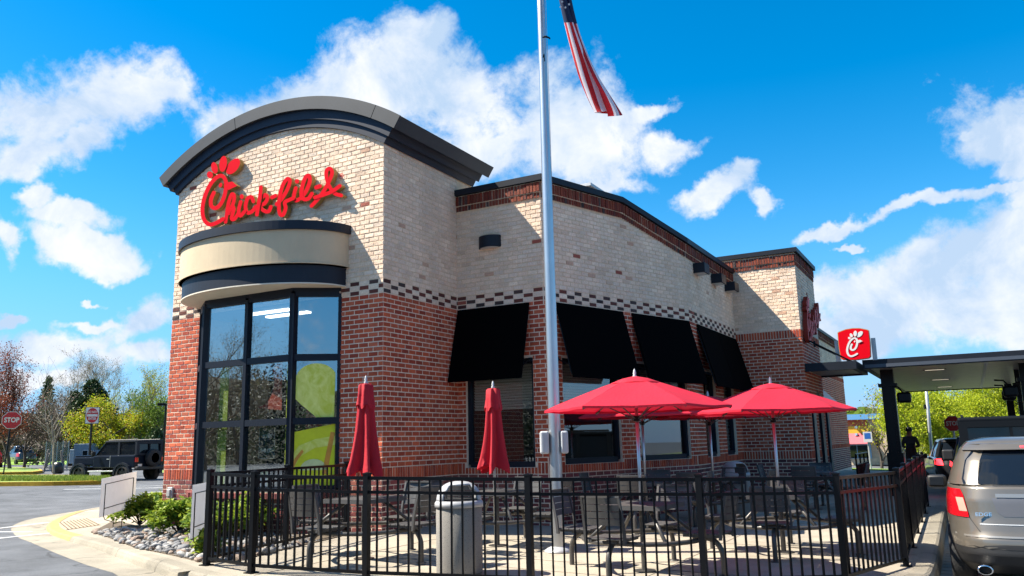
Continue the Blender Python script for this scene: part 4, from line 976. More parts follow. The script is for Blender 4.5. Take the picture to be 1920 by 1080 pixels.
# ------------------------------------------------------------------ drive-through canopy
under = mat('canopy_soffit', (.30, .26, .22), .4, var=.2, vscale=3)
def canopy():
    ZB, ZT = 2.95, 3.17
    t = thing('drive_through_canopy', 'flat dark drive-through canopy on black posts above the car lane', 'canopy')
    X0, X1, Y0, Y1 = 6.12, 14.5, 11.05, 24.6
    for a, b in (((X0, Y0, ZB), (X1, Y0+.12, ZT)), ((X0, Y1-.12, ZB), (X1, Y1, ZT)), ((X0, Y0+.121, ZB), (X0+.12, Y1-.121, ZT)), ((X1-.12, Y0+.121, ZB), (X1, Y1-.121, ZT))):
        mb = MB(); mb.box(a, b); mb.build('fascia', navy, t)
    mb = MB(); mb.box((X0+.05, Y0-.015, ZB+.02), (X1, Y0-.002, ZB+.10)); mb.build('fascia_trim', mat('fascia_light', (.05, .06, .08), .5), t)
    mb = MB(); mb.box((X0+.12, Y0+.12, ZT-.05), (X1-.12, Y1-.12, ZT-.01)); mb.build('roof', navy, t)
    for i in range(33):
        y = Y0+.125+i*.404; mb = MB(); mb.box((X0+.121, y, ZB+.03), (X1-.121, y+.396, ZB+.06)); mb.build('soffit_panel', under, t)
    mb = MB(); mb.box((X0+2.6, Y0+.13, ZB+.024), (X0+2.68, Y1-.13, ZB+.031)); mb.build('soffit_seam', alu_dull, t)
    for x in (7.62,):
        for y in (13.1, 17.6, 22.2):
            mb = MB(); mb.box((x-.22, y-.08, ZB+.018), (x+.22, y+.09, ZB+.034)); l = mb.build('lamp_slot', emit_mat('slot_lamp', (.75, .66, .5), .3), t)
            mb = MB(); mb.box((x-.27, y-.12, ZB+.022), (x+.27, y+.13, ZB+.030)); mb.build('lamp_rim', navy, l)
    for (x, y) in ((6.55, 12.3), (9.55, 12.6), (9.55, 15.0), (9.55, 22.6)):
        z = ground(x, y); mb = MB(); s = .15 if x < 7 else .11
        mb.box((x-s, y-s, patio(x)-.02 if x < 7.3 else z-.02), (x+s, y+s, ZB+.03)); mb.box((x-s*.55, y-s-.035, .3), (x+s*.55, y-s-.002, 2.6)); mb.box((x-s-.07, y-s-.07, 2.55), (x+s+.07, y+s+.07, 2.63))
        mb.build('post', black_steel, t)
        if x < 7 and y < 14:
            mb = MB(); mb.box((x-s-.04, y-s-.04, patio(x)), (x+s+.04, y+s+.04, patio(x)+1.05)); mb.build('post_base', black_steel, t)
    for (x, y, z) in ((6.9, 12.1, 2.25), (9.2, 12.35, 2.3), (9.85, 12.4, 2.5), (9.25, 14.9, 2.3)):
        mb = MB(); mb.bbox((x-.16, y-.11, z-.12), (x+.16, y+.11, z+.14), .05); mb.tube([(x, y, z+.1), (x-.12, y+.02, z+.28), (x-.3, y+.1, z+.3)], .02, 6)
        mb.tube([(x+.1, y-.08, z-.1), (x+.2, y-.1, z-.22), (x+.06, y-.09, z-.3)], .012, 5); mb.build('camera_unit', black_steel, t)
    # small roof that links it to the building, on tie rods
    q = thing('side_canopy', 'short dark canopy on tie rods fixed to the projecting brick block', 'canopy')
    a0, a1, c0, c1 = KX+.02, 6.03, 10.55, 13.1
    for a, b in (((a0, c0, ZB-.02), (a1, c0+.1, ZT-.04)), ((a0, c1-.1, ZB-.02), (a1, c1, ZT-.04)), ((a1-.1, c0+.101, ZB-.02), (a1, c1-.101, ZT-.04))):
        mb = MB(); mb.box(a, b); mb.build('fascia', navy, q)
    mb = MB(); mb.box((a0, c0+.1, ZB+.02), (a1-.1, c1-.1, ZB+.05)); mb.build('soffit', under, q)
    for y in (10.75, 12.3):
        mb = MB(); mb.tube([(KX+.012, y, 3.78), (KX+.05, y, 3.76), (a1-.1, y, ZT-.05)], .022, 6); mb.tube([(KX+.01, y, 3.70), (KX+.01, y, 3.86)], .045, 6); mb.build('tie_rod', black_steel, q)
    mb = MB()
    for i in range(9): mb.box((BX+.03+.0, 17.2+i*.42, 2.55), (BX+.9, 17.2+i*.42+.04, 2.6))
    mb.add([(BX+.02, 17, 3.5), (BX+.02, 21, 3.5), (BX+1.0, 21, 2.5), (BX+1.0, 17, 2.5), (BX+.02, 17, 3.44), (BX+.02, 21, 3.44), (BX+.97, 21, 2.46), (BX+.97, 17, 2.46)], [(0, 3, 2, 1), (4, 5, 6, 7), (2, 3, 7, 6), (0, 4, 7, 3), (1, 2, 6, 5)])
    tag(mb.build('awning', black_steel), 'sloping black metal awning over the drive-through window beyond the small canopy', 'awning')
canopy()
def panel_sign():
    t = thing('panel_sign', 'red square sign with white rooster C standing on the canopy edge', 'sign', (6.0, 11.0, 3.17))
    k = 10; pts = [(-.36+.045, 0), (.36-.045, 0)]
    prof = [(-.30, .0), (0, -.025), (.30, .0), (.345, .04), (.365, .36), (.36, .68), (.33, .70), (.16, .752), (0, .765), (-.16, .752), (-.33, .70), (-.36, .68), (-.365, .36), (-.345, .04)]
    mb = MB(); mb.prism(prof, (0, -.06, .02), (1, 0, 0), (0, 0, 1), (0, -1, 0), -.06, .06); mb.build('cabinet', sign_gold, t)
    mb = MB(); mb.prism([(a*.965, b*.965+.012) for a, b in prof], (0, -.06, .02), (1, 0, 0), (0, 0, 1), (0, -1, 0), .06, .066); mb.build('face', sign_red, t)
    for x in (-.42, .42): mb = MB(); mb.box((x-.05, .02, -.02), (x+.05, .1, .52)); mb.box((x-.05 if x > 0 else x, .03, .42), (x if x > 0 else x+.08, .07, .47)); mb.build('support', alu_dull, t)
    l = script_sign('logo', 'x', 'x', (0, -1, 0), .004, [sign_white, sign_white], False, stroke=1.0) if False else None
    def to3(x, y): return (6.0+(x-325)/800*.70, 11.0-.132, 3.17+.02+.07+(910-y)/800*.60)
    lo = script_sign('emblem', 'x', to3, (0, -1, 0), .004, [sign_white, sign_white], False, stroke=1.15)
    del lo['label']; del lo['category']
    for ch in list(lo.children):
        ch.parent = t; ch.name = 'emblem'; ch.location = (-6.0, -11.0, -3.17)
    bpy.data.objects.remove(lo)
panel_sign()

# ------------------------------------------------------------------ patio fence
def fence():
    t = thing('patio_fence', 'black steel picket fence curving round the patio', 'fence')
    H = 1.135
    def post(p, h=H):
        z = patio(p[0]); mb = MB(); s = .032; x, y = p
        mb.box((x-s, y-s, z), (x+s, y+s, z+h-.02)); mb.box((x-s-.006, y-s-.006, z+h-.022), (x+s+.006, y+s+.006, z+h-.006)); mb.add([(x-s, y-s, z+h-.006), (x+s, y-s, z+h-.006), (x+s, y+s, z+h-.006), (x-s, y+s, z+h-.006), (x, y, z+h+.006)], [(0, 1, 4), (1, 2, 4), (2, 3, 4), (3, 0, 4)])
        mb.box((x-s-.03, y-s-.03, z), (x+s+.03, y+s+.03, z+.012)); mb.build('post', black_steel, t)
    pk = MB(); pk.box((-.0098, -.0098, .085), (.0098, .0098, 1.06)); pk_me = pk.build('picket', black_steel, t); first = [pk_me]
    def panel(a, b, pitch=.117):
        A = Vector((*a, patio(a[0]))); B = Vector((*b, patio(b[0]))); d = (B-A); L = d.length; u = d/L; ang = math.atan2(u.y, u.x)
        hu = Vector((u.x, u.y, 0)).normalized(); sd = Vector((-hu.y, hu.x, 0))
        for z, h in ((1.075, .036), (.925, .032), (.085, .034)):
            mb = MB(); a0 = A+u*.033; b0 = B-u*.033; c = []
            for P in (a0, b0):
                for sx, sz in ((-1, -1), (1, -1), (1, 1), (-1, 1)): c.append(P+sd*.0165*sx+Vector((0, 0, z+sz*h/2)))
            mb.add(c, [(0, 1, 5, 4), (1, 2, 6, 5), (2, 3, 7, 6), (3, 0, 4, 7), (0, 3, 2, 1), (4, 5, 6, 7)]); mb.build('rail', black_steel, t)
        n = max(2, round(L/pitch))
        for i in range(1, n):
            P = A+d*(i/n)
            if first: o = first.pop()
            else: o = pk_me.copy(); COL.objects.link(o)
            o.location = P; o.rotation_euler = (0, 0, ang)
    pr = [FP[0], (-.33, -1.75), (-.62, -.12)]
    chain = FP+FR
    for p in chain+pr[1:]: post(p)
    for a, b in zip(chain, chain[1:]): panel(a, b)
    for a, b in zip(pr, pr[1:]): panel(a, b)
fence()
# railing by the side doors
def railing():
    t = thing('stair_railing', 'dark low railing standing beside the far brick block', 'railing', (5.6, 12.4, patio(5.6)))
    for y in (0, .9, 1.8, 2.7):
        mb = MB(); mb.tube([(0, y, 0), (0, y, 1.0)], .022, 6); mb.build('post', black_steel, t)
    for z in (1.0, .74, .12): mb = MB(); mb.tube([(0, 0, z), (0, 2.7, z)], .018, 6); mb.build('rail', black_steel, t)
    for i in range(22): mb = MB(); mb.box((-.008, .06+i*.12, .12), (.008, .076+i*.12, .74)); mb.build('baluster', black_steel, t)
railing()

# ------------------------------------------------------------------ flagpole and flag
def flagpole():
    x, y = 3.31, -.466; z0 = patio(x)
    t = thing('flagpole', 'tall tapered aluminium flagpole rising in front of the patio windows', 'flagpole', (x, y, z0))
    mb = MB(); mb.lathe([(.085, 0), (.085, 1.2), (.080, 2.6), (.070, 5.2), (.060, 7.4), (.046, 10.4), (.0, 10.4)], n=28); mb.build('pole', alu, t, True)
    mb = MB(); mb.lathe([(.0, .0), (.19, .0), (.19, .02), (.15, .05), (.10, .07), (.088, .075)], n=28); mb.build('base_collar', alu_dull, t, True)
    mb = MB(); mb.lathe([(0, 10.4), (.06, 10.42), (.09, 10.5), (.06, 10.58), (0, 10.6)], n=16); mb.build('ball', alu, t, True)
    vx = Vector((rt0.x, rt0.y, 0)).normalized(); vy = Vector((-vx.y, vx.x, 0))
    M = Matrix(((vx.x, vy.x, 0, 0), (vx.y, vy.y, 0, 0), (0, 0, 1, 0), (0, 0, 0, 1)))
    for a, b in ((-.205, -.085), (.075, .175)):
        mb = MB(); mb.bbox((a, -.10, 1.28), (b, .06, 1.585), .025, M); mb.box((a+.04 if a < 0 else a+.02, -.106, 1.30), (a+.05 if a < 0 else a+.028, -.101, 1.565), M); mb.build('control_box', grey_box, t)
    mb = MB(); mb.tube([(vx.x*.066, vx.y*.066, 1.6), (vx.x*.075, vx.y*.075, 6.2), (vx.x*.07, vx.y*.07, 10.3)], .004, 4); mb.build('halyard', grey_box, t)
    P = lambda px, py: (at_depth(px, py, 10.95)-Vector((x, y, z0)))
    mb = MB(); a = P(1017, 70); b = P(1030, 71); mb.tube([a, (a+b)/2+Vector((0, 0, .015)), b, b+Vector((.01, 0, -.02))], [.010, .016, .012, .008], 6); mb.tube([P(1018, 108), P(1020, 101), P(1021, 115)], .008, 5); mb.build('cleat', black_steel, t)
    # flag: long folded cloth hanging from the top
    fl = bpy.data.meshes.new('flag'); vs = []; fs = []; uv = []
    cl = [(1014, -330), (1022, -230), (1040, -110), (1056, -10), (1073, 60), (1098, 130), (1122, 180), (1139, 213)]
    wd = [300, 130, 50, 27, 33, 42, 50, 60]
    cen = catmull([(a_, b_) for a_, b_ in cl], 8); n = len(cen); K = 52
    for i, c in enumerate(cen):
        s = i/(n-1); j = s*(len(wd)-1); j0 = min(int(j), len(wd)-2); w = wd[j0]+(wd[j0+1]-wd[j0])*(j-j0)
        for k in range(K+1):
            v = k/K; ph = v*2*math.pi*1.25+s*1.6+.4
            across = (v-.5)*.30+.36*math.sin(ph)*(1-.15*s); deep = .085*math.cos(ph)+.03*math.sin(9*s+3*v)
            tilt = .30*w*(v-.5)
            pxx = c.x+across*w*1.12+3.5*math.sin(11*s+5*v)*s; pyy = c.y+tilt*.6*s
            vs.append(at_depth(pxx, pyy, 10.85+deep*1.6)); uv.append((s, v))
    for i in range(n-1):
        for k in range(K): fs.append((i*(K+1)+k, i*(K+1)+k+1, (i+1)*(K+1)+k+1, (i+1)*(K+1)+k))
    fl.from_pydata([tuple(v) for v in vs], [], fs)
    ul = fl.uv_layers.new(name='flag')
    for lp in fl.loops: ul.data[lp.index].uv = uv[lp.vertex_index]
    fl.polygons.foreach_set('use_smooth', [True]*len(fs))
    m = bpy.data.materials.new('flag_cloth'); m.use_nodes = True; nt = m.node_tree; L = nt.links; b = nt.nodes['Principled BSDF']; b.inputs['Roughness'].default_value = .8
    u = nt.nodes.new('ShaderNodeUVMap'); u.uv_map = 'flag'; sp = nt.nodes.new('ShaderNodeSeparateXYZ'); L.new(u.outputs[0], sp.inputs[0])
    def Mt(op, a_, b_):
        q = nt.nodes.new('ShaderNodeMath'); q.operation = op
        for i, v_ in enumerate((a_, b_)):
            if isinstance(v_, (int, float)): q.inputs[i].default_value = v_
            else: L.new(v_, q.inputs[i])
        return q.outputs[0]
    st = Mt('LESS_THAN', Mt('MODULO', Mt('MULTIPLY', sp.outputs[1], 13), 2), 1)
    can = Mt('LESS_THAN', sp.outputs[0], .535)
    c1 = nt.nodes.new('ShaderNodeMix'); c1.data_type = 'RGBA'; L.new(st, c1.inputs[0]); c1.inputs[6].default_value = (.74, .72, .78, 1); c1.inputs[7].default_value = (.52, .014, .020, 1)
    c2 = nt.nodes.new('ShaderNodeMix'); c2.data_type = 'RGBA'; L.new(can, c2.inputs[0]); L.new(c1.outputs[2], c2.inputs[6]); c2.inputs[7].default_value = (.008, .018, .065, 1)
    L.new(c2.outputs[2], b.inputs['Base Color'])
    tr = nt.nodes.new('ShaderNodeBsdfTranslucent'); L.new(c2.outputs[2], tr.inputs[0]); mx = nt.nodes.new('ShaderNodeMixShader'); mx.inputs[0].default_value = .3
    L.new(b.outputs[0], mx.inputs[1]); L.new(tr.outputs[0], mx.inputs[2]); L.new(mx.outputs[0], nt.nodes['Material Output'].inputs[0])
    fl.materials.append(m)
    f = link('flag', fl); tag(f, 'striped red and white flag with blue starred corner hanging from the flagpole', 'flag')
    for (px, py) in ((1054, 3), (1051, 13), (1060, 14), (1067, 8)):
        mb = MB(); c = at_depth(px, py, 10.62); r_ = .020; X = Vector(rt); Y = Vector(up)
        mb.add([c+(X*math.sin(q*math.pi/5)+Y*math.cos(q*math.pi/5))*(r_ if q % 2 == 0 else r_*.42) for q in range(10)], [tuple(range(10))]); mb.build('star', sign_white, f)
flagpole()

# ------------------------------------------------------------------ umbrellas and table sets
RIB = mat('rib_grey', (.05, .05, .055), .5)
def umbrella_open():
    t = thing('open_umbrella', 'x', 'umbrella', group='red patio umbrellas')
    mb = MB(); mb.lathe([(.0, .0), (.021, 0), (.021, 2.2), (0, 2.2)], n=14); mb.build('pole', alu, t, True)
    mb = MB(); mb.lathe([(0, 2.19), (.022, 2.19), (.026, 2.215), (.016, 2.235), (.020, 2.255), (.012, 2.29), (.0, 2.31)], n=12); mb.build('finial', grey_box, t, True)
    R0, ZR, r1, Z1 = 1.10, 1.845, .24, 2.145
    rib = [(math.cos(math.pi/3*i), math.sin(math.pi/3*i)) for i in range(6)]
    for i in range(6):
        a = Vector((*rib[i], 0)); b = Vector((*rib[(i+1) % 6], 0)); vs = []; nr, ns = 10, 8
        for j in range(nr+1):
            f = j/nr; R = r1*.55+(R0-r1*.55)*f; z = Z1+.035-(Z1+.035-ZR)*(f**1.12)
            for k in range(ns+1):
                q = k/ns; p = a.lerp(b, q)*R; sag = 4*q*(1-q); vs.append((p.x*(1-.012*sag*f), p.y*(1-.012*sag*f), z-.034*sag*f*(1-f*.3)+.016*sag*f*f+.010*mnoise.noise((p.x*5, p.y*5, i*3.1))*f+.004*mnoise.noise((p.x*14, p.y*14, i))))
        mb = MB(); mb.add(vs, [(j*(ns+1)+k, j*(ns+1)+k+1, (j+1)*(ns+1)+k+1, (j+1)*(ns+1)+k) for j in range(nr) for k in range(ns)])
        # hem
        o = len(mb.v); h = [Vector(v) for v in vs[-(ns+1):]]
        mb.add([tuple(v) for v in h]+[tuple(v+Vector((0, 0, -.022))-v.normalized()*.004) for v in h], [(k, k+1, ns+2+k, ns+1+k) for k in range(ns)]); mb.build('canopy_panel', red_cloth, t, True)
    mb = MB(); vs = []
    for j, (R, z) in enumerate(((.30, 2.128), (.285, 2.142), (.15, 2.192), (.03, 2.215))):
        for i in range(6):
            for q in range(4):
                p = Vector((*rib[i], 0)).lerp(Vector((*rib[(i+1) % 6], 0)), q/4)*R; vs.append((p.x, p.y, z+(.010*math.sin(q/4*math.pi) if j < 2 else 0)))
    mb.add(vs, [(j*24+k, j*24+(k+1) % 24, (j+1)*24+(k+1) % 24, (j+1)*24+k) for j in range(3) for k in range(24)]); mb.build('vent_cap', red_cloth, t, True)
    for i in range(6):
        mb = MB(); c, s = rib[i]; mb.tube([(c*.05, s*.05, 2.10), (c*.6, s*.6, 1.965), (c*1.085, s*1.085, 1.83)], .008, 5); mb.tube([(c*.04, s*.04, 1.72), (c*.56, s*.56, 1.97)], .007, 5); mb.tube([(c*1.0, s*1.0, 1.845), (c*1.09, s*1.09, 1.822)], [.012, .016], 6); mb.build('rib', RIB, t)
    mb = MB(); mb.lathe([(0, 1.69), (.04, 1.69), (.04, 1.75), (0, 1.75)], n=12); mb.build('hub', black_steel, t)
    return t
def umbrella_closed():
    t = thing('closed_umbrella', 'x', 'umbrella', group='red patio umbrellas')
    mb = MB(); mb.lathe([(0, 0), (.021, 0), (.021, 2.2), (0, 2.2)], n=14); mb.build('pole', alu, t, True)
    mb = MB(); mb.lathe([(0, 2.19), (.02, 2.19), (.026, 2.22), (.015, 2.24), (.02, 2.26), (.01, 2.30), (0, 2.315)], n=12); mb.build('finial', grey_box, t, True)
    def rad(th, z):
        f = (2.2-z)/1.15; return .92*(1+(.13+.32*f)*math.sin(6*th+.5*math.sin(3*z))+.09*math.sin(11*th+2.2*z)*f+.05*math.sin(2*th+4*z))
    prof = [(.03, 2.205), (.075, 2.19), (.085, 2.1), (.095, 1.95), (.105, 1.8), (.118, 1.6), (.14, 1.4), (.165, 1.22), (.19, 1.10)]
    mb = MB(); mb.lathe(prof, n=96, rad=rad)
    # ragged lower edge
    n = 96; base = len(mb.v)-n; low = []
    for j in range(n):
        v = Vector(mb.v[base+j]); th = 2*math.pi*j/n; low.append((v.x*1.03, v.y*1.03, 1.06-.045*math.sin(6*th+.8)-.03*math.sin(3*th+1)))
    o = len(mb.v); mb.v += low
    for j in range(n): mb.f.append([base+j, base+(j+1) % n, o+(j+1) % n, o+j]); mb.mi.append(0)
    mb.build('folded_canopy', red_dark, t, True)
    mb = MB(); mb.lathe([(.07, 2.2), (.092, 2.18), (.10, 2.05), (.118, 1.93)], n=72, rad=lambda th, z: 1+.10*math.sin(6*th+1.2)+.05*math.sin(9*th)); 
    n = 72; base = len(mb.v)-n; low = [(mb.v[base+j][0]*1.02, mb.v[base+j][1]*1.02, 1.90+.03*math.sin(6*2*math.pi*j/n)) for j in range(n)]; o = len(mb.v); mb.v += low
    for j in range(n): mb.f.append([base+j, base+(j+1) % n, o+(j+1) % n, o+j]); mb.mi.append(0)
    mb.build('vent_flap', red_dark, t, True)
    return t
def table_set():
    t = thing('table_set', 'x', 'table', group='square metal tables with four attached chairs')
    mb = MB(); s = .38
    for i in range(8): y = -s+.02+i*.0925; mb.bbox((-s+.03, y, .725), (s-.03, y+.084, .745), .005)
    for a, b in (((-s, -s, .70), (s, -s+.03, .75)), ((-s, s-.03, .70), (s, s, .75)), ((-s, -s+.031, .70), (-s+.03, s-.031, .75)), ((s-.03, -s+.031, .70), (s, s-.031, .75))): mb.box(a, b)
    mb.build('table_top', slat_grey, t)
    mb = MB(); mb.tube([(0, 0, 0), (0, 0, .70)], .032, 10); mb.lathe([(0, .012), (.13, .012), (.13, 0)], n=16); mb.build('pedestal', tube_grey, t)
    for q in range(4):
        M = Matrix.Rotation(math.pi/2*q, 4, 'Z')
        tr = lambda pts: [M @ Vector(p) for p in pts]
        mb = MB()
        leg = catmull([(.93, 0, 0), (.93, 0, .14), (.92, 0, .26), (.86, 0, .355), (.76, 0, .395), (.60, 0, .40)], 4); mb.tube(tr(leg), .030, 9)
        mb.lathe([(0, .012), (.06, .012), (.06, 0)], c=M @ Vector((.93, 0, 0)), n=12); mb.build('leg', tube_grey, t, True)
        mb = MB(); ring = catmull([(.74, .0, .385), (.66, .22, .375), (.52, .43, .37), (.43, .52, .37), (.22, .66, .375), (0, .74, .385)], 4); mb.tube(tr(ring), .026, 8)
        mb.tube(tr([(.46, .46, .38), (.30, .30, .56), (.17, .17, .70)]), .022, 8); mb.build('brace', tube_grey, t, True)
        # seat
        mb = MB()
        for i in range(6): x = .56+i*.072; mb.bbox((x, -.215, .445), (x+.064, .215, .462), .004, M)
        for y in (-.19, .16): mb.box((.555, y, .42), (.99, y+.03, .444), M)
        mb.box((.70, -.08, .395), (.88, .08, .42), M); mb.build('seat', slat_grey, t)
        # back: two uprights and curved slats
        for sg in (-1, 1):
            mb = MB()
            up_ = [(.985, sg*.225, .40), (1.0, sg*.225, .55), (1.035, sg*.22, .72), (1.075, sg*.215, .885)]
            for a, b in zip(up_, up_[1:]):
                c = []
                for p in (a, b):
                    for dx, dy in ((-.016, -.014), (.016, -.014), (.016, .014), (-.016, .014)): c.append(M @ Vector((p[0]+dx, p[1]+dy, p[2])))
                mb.add(c, [(0, 1, 5, 4), (1, 2, 6, 5), (2, 3, 7, 6), (3, 0, 4, 7), (0, 3, 2, 1), (4, 5, 6, 7)])
            mb.build('back_post', slat_grey, t)
        mb = MB()
        for i in range(4):
            z0 = .60+i*.073; vs = []
            for k in range(7):
                y = -.205+.41*k/6; cx = .028*(1-(y/.205)**2)
                for zz, dx in ((z0, 0), (z0+.066, .014)):
                    x = 1.005+(zz-.55)*.215+cx; vs += [M @ Vector((x-.006, y, zz)), M @ Vector((x+.006, y, zz))]
            mb.add(vs, [f for k in range(6) for f in ((k*4, k*4+4, k*4+6, k*4+2), (k*4+1, k*4+3, k*4+7, k*4+5), (k*4+2, k*4+6, k*4+7, k*4+3), (k*4, k*4+1, k*4+5, k*4+4))])
        mb.box((1.06, -.225, .885), (1.092, .225, .905), M); mb.build('backrest', slat_grey, t)
    return t
def place(o, x, y, label, rz=0, first=[set()]):
    if o.name in first[0]: c = copy_tree(o)
    else: c = o; first[0].add(o.name)
    c.location = (x, y, patio(x)); c.rotation_euler = (0, 0, rz); c['label'] = label; return c
ts = table_set(); uo = umbrella_open(); uc = umbrella_closed()
U0 = math.atan2(rt0.y, rt0.x)-R_(10)
place(ts, 1.40, -2.15, 'grey slatted table with four attached chairs under the left closed umbrella', R_(-4))
place(ts, 4.85, -1.40, 'grey slatted table with four attached chairs under the front open umbrella', R_(-3))
place(ts, 5.95, .88, 'grey slatted table with four attached chairs under the right open umbrella', R_(5))
place(ts, 2.28, -.30, 'grey slatted table with four attached chairs under the closed umbrella by the wall', R_(3))
place(ts, 3.40, 2.75, 'grey slatted table half hidden behind the front open umbrella pole', R_(8))
place(ts, 4.15, 4.2, 'grey slatted table in the shade below the dark red umbrella', R_(-6))
place(ts, 5.3, 7.6, 'grey slatted table without an umbrella by the projecting brick block', R_(0))
place(uc, 1.40, -2.15, 'closed red umbrella in front of the tower corner'); place(uc, 2.25, -.30, 'closed red umbrella in front of the window left of the flagpole', .6)
place(uo, 4.85, -1.40, 'open red umbrella nearest the flagpole, in full sun', U0); place(uo, 5.95, .88, 'open red umbrella on the right, in full sun beside the brick block', U0+.05)
place(uo, 3.40, 2.75, 'open red umbrella mostly hidden behind the front one, its underside showing', U0+.3); place(uo, 4.15, 4.2, 'dark red shaded open umbrella peeking between the two sunlit ones', U0-.2)

# ------------------------------------------------------------------ litter bins
def bin_mats():
    m = mat('speckled_stone', (.36, .34, .31), .9, bump=.4, bscale=140); nt = m.node_tree; L = nt.links; b = nt.nodes['Principled BSDF']
    v = nt.nodes.new('ShaderNodeTexVoronoi'); v.inputs['Scale'].default_value = 70; tc = nt.nodes.new('ShaderNodeTexCoord'); L.new(tc.outputs['Object'], v.inputs['Vector'])
    r = nt.nodes.new('ShaderNodeValToRGB'); e = r.color_ramp.elements; e[0].color = (.07, .066, .06, 1); e[1].color = (.23, .215, .195, 1); e[0].position = .12; e[1].position = .3
    L.new(v.outputs['Distance'], r.inputs[0]); L.new(r.outputs[0], b.inputs['Base Color']); return m
STONE = bin_mats(); LID = mat('grey_lid', (.36, .36, .37), .45, var=.08)
def litter_bin(x, y, rz, label):
    t = thing('litter_bin', label, 'bin', (x, y, patio(x)), rz, 'round stone litter bins with domed lids')
    mb = MB(); mb.lathe([(0, .01), (.255, .01), (.262, .03), (.262, .72), (.255, .735), (0, .735)], n=40); mb.build('drum', STONE, t, True)
    mb = MB(); mb.lathe([(.25, .728), (.278, .73), (.278, .775), (.262, .80), (.255, .803)], n=40); mb.build('collar', LID, t, True)
    # dome with an arched opening front and back
    k, nj = 48, 14; vs = []; fs = []
    for j in range(nj+1):
        a = j/nj*math.pi/2; r = .258*math.cos(a)**.75 if j < nj else 0; z = .80+.215*math.sin(a)
        for i in range(k): th = 2*math.pi*i/k; vs.append((r*math.cos(th), r*math.sin(th), z))
    def hole(i, j):
        th = ((i+.5)/k*2*math.pi); d = abs((th-1.5*math.pi+math.pi) % (2*math.pi)-math.pi); d2 = abs((th-.5*math.pi+math.pi) % (2*math.pi)-math.pi)
        return j < 9 and min(d, d2) < .98-.05*j*.6
    for j in range(nj):
        for i in range(k):
            if not hole(i, j): fs.append((j*k+i, j*k+(i+1) % k, (j+1)*k+(i+1) % k, (j+1)*k+i))
    mb = MB(); mb.add(vs, fs); d = mb.build('dome', LID, t, True)
    md = d.modifiers.new('thick', 'SOLIDIFY'); md.thickness = .018; md.offset = -1
    mb = MB(); mb.lathe([(0, .806), (.235, .806)], n=32); mb.build('inner_rim', interior_dark, t)
litter_bin(3.07, -2.52, math.atan2(3.07-CAM.x, -2.52-CAM.y)*-1+.12, 'speckled stone litter bin with domed lid right behind the front fence')
litter_bin(4.22, 5.5, math.atan2(4.22-CAM.x, 5.5-CAM.y)*-1+.9, 'grey domed litter bin in the shade near the patio windows')

# ------------------------------------------------------------------ vehicles
tyre = mat('tyre', (.012, .012, .013), .8, bump=.3, bscale=40); rim_dark = mat('dark_rim', (.03, .03, .034), .35, metal=.6); rim_light = mat('alloy_rim', (.45, .46, .48), .3, metal=.8)
car_glass = mat('car_glass', (.006, .009, .014), .04, spec=.45); trim = mat('black_trim', (.012, .012, .013), .55)
tail_red = mat('tail_red', (.52, .006, .012), .12, spec=.6, coat=.6); tail_clear = mat('tail_clear', (.34, .25, .20), .2, spec=.3); chrome = mat('chrome', (.8, .8, .8), .12, metal=1)
lit_red = emit_mat('brake_light', (.9, .02, .03), 2.2)
def wheel(parent, x, y, r, w, side, rimm):
    """axle along X; side = +1 outer face at +x"""
    ty = MB(); R = [(r*.62, -w/2), (r*.93, -w/2), (r, -w*.36), (r, w*.36), (r*.93, w/2), (r*.62, w/2)]; n = 36; vs = []
    for rr, xx in R:
        for j in range(n): a = 2*math.pi*j/n; q = rr*(1+(.012 if (j % 2 and rr > r*.97) else 0)); vs.append((x+xx, y+q*math.cos(a), r+q*math.sin(a)))
    fs = [(i*n+j, i*n+(j+1) % n, (i+1)*n+(j+1) % n, (i+1)*n+j) for i in range(len(R)-1) for j in range(n)]
    ty.add(vs, fs); wh = ty.build('wheel', tyre, parent, True)
    rb = MB(); xo = x+side*w*.32
    for k in range(5):
        a = 2*math.pi*k/5; M = Matrix.Translation((xo, y, r)) @ Matrix.Rotation(a, 4, 'X'); rb.box((-.02, -.055*r/.36, 0), (.02, .055*r/.36, r*.62), M)
    rb.lathe([(0, 0)], n=4) if False else None
    k = 24; c = [(xo-side*.05, y+r*.64*math.cos(2*math.pi*j/k), r+r*.64*math.sin(2*math.pi*j/k)) for j in range(k)]; rb.add(c, [tuple(range(k))])
    c2 = [(xo+side*.022, y+.07*math.cos(2*math.pi*j/k), r+.07*math.sin(2*math.pi*j/k)) for j in range(k)]; rb.add(c2, [tuple(range(k))]); rb.build('rim', rimm, wh)
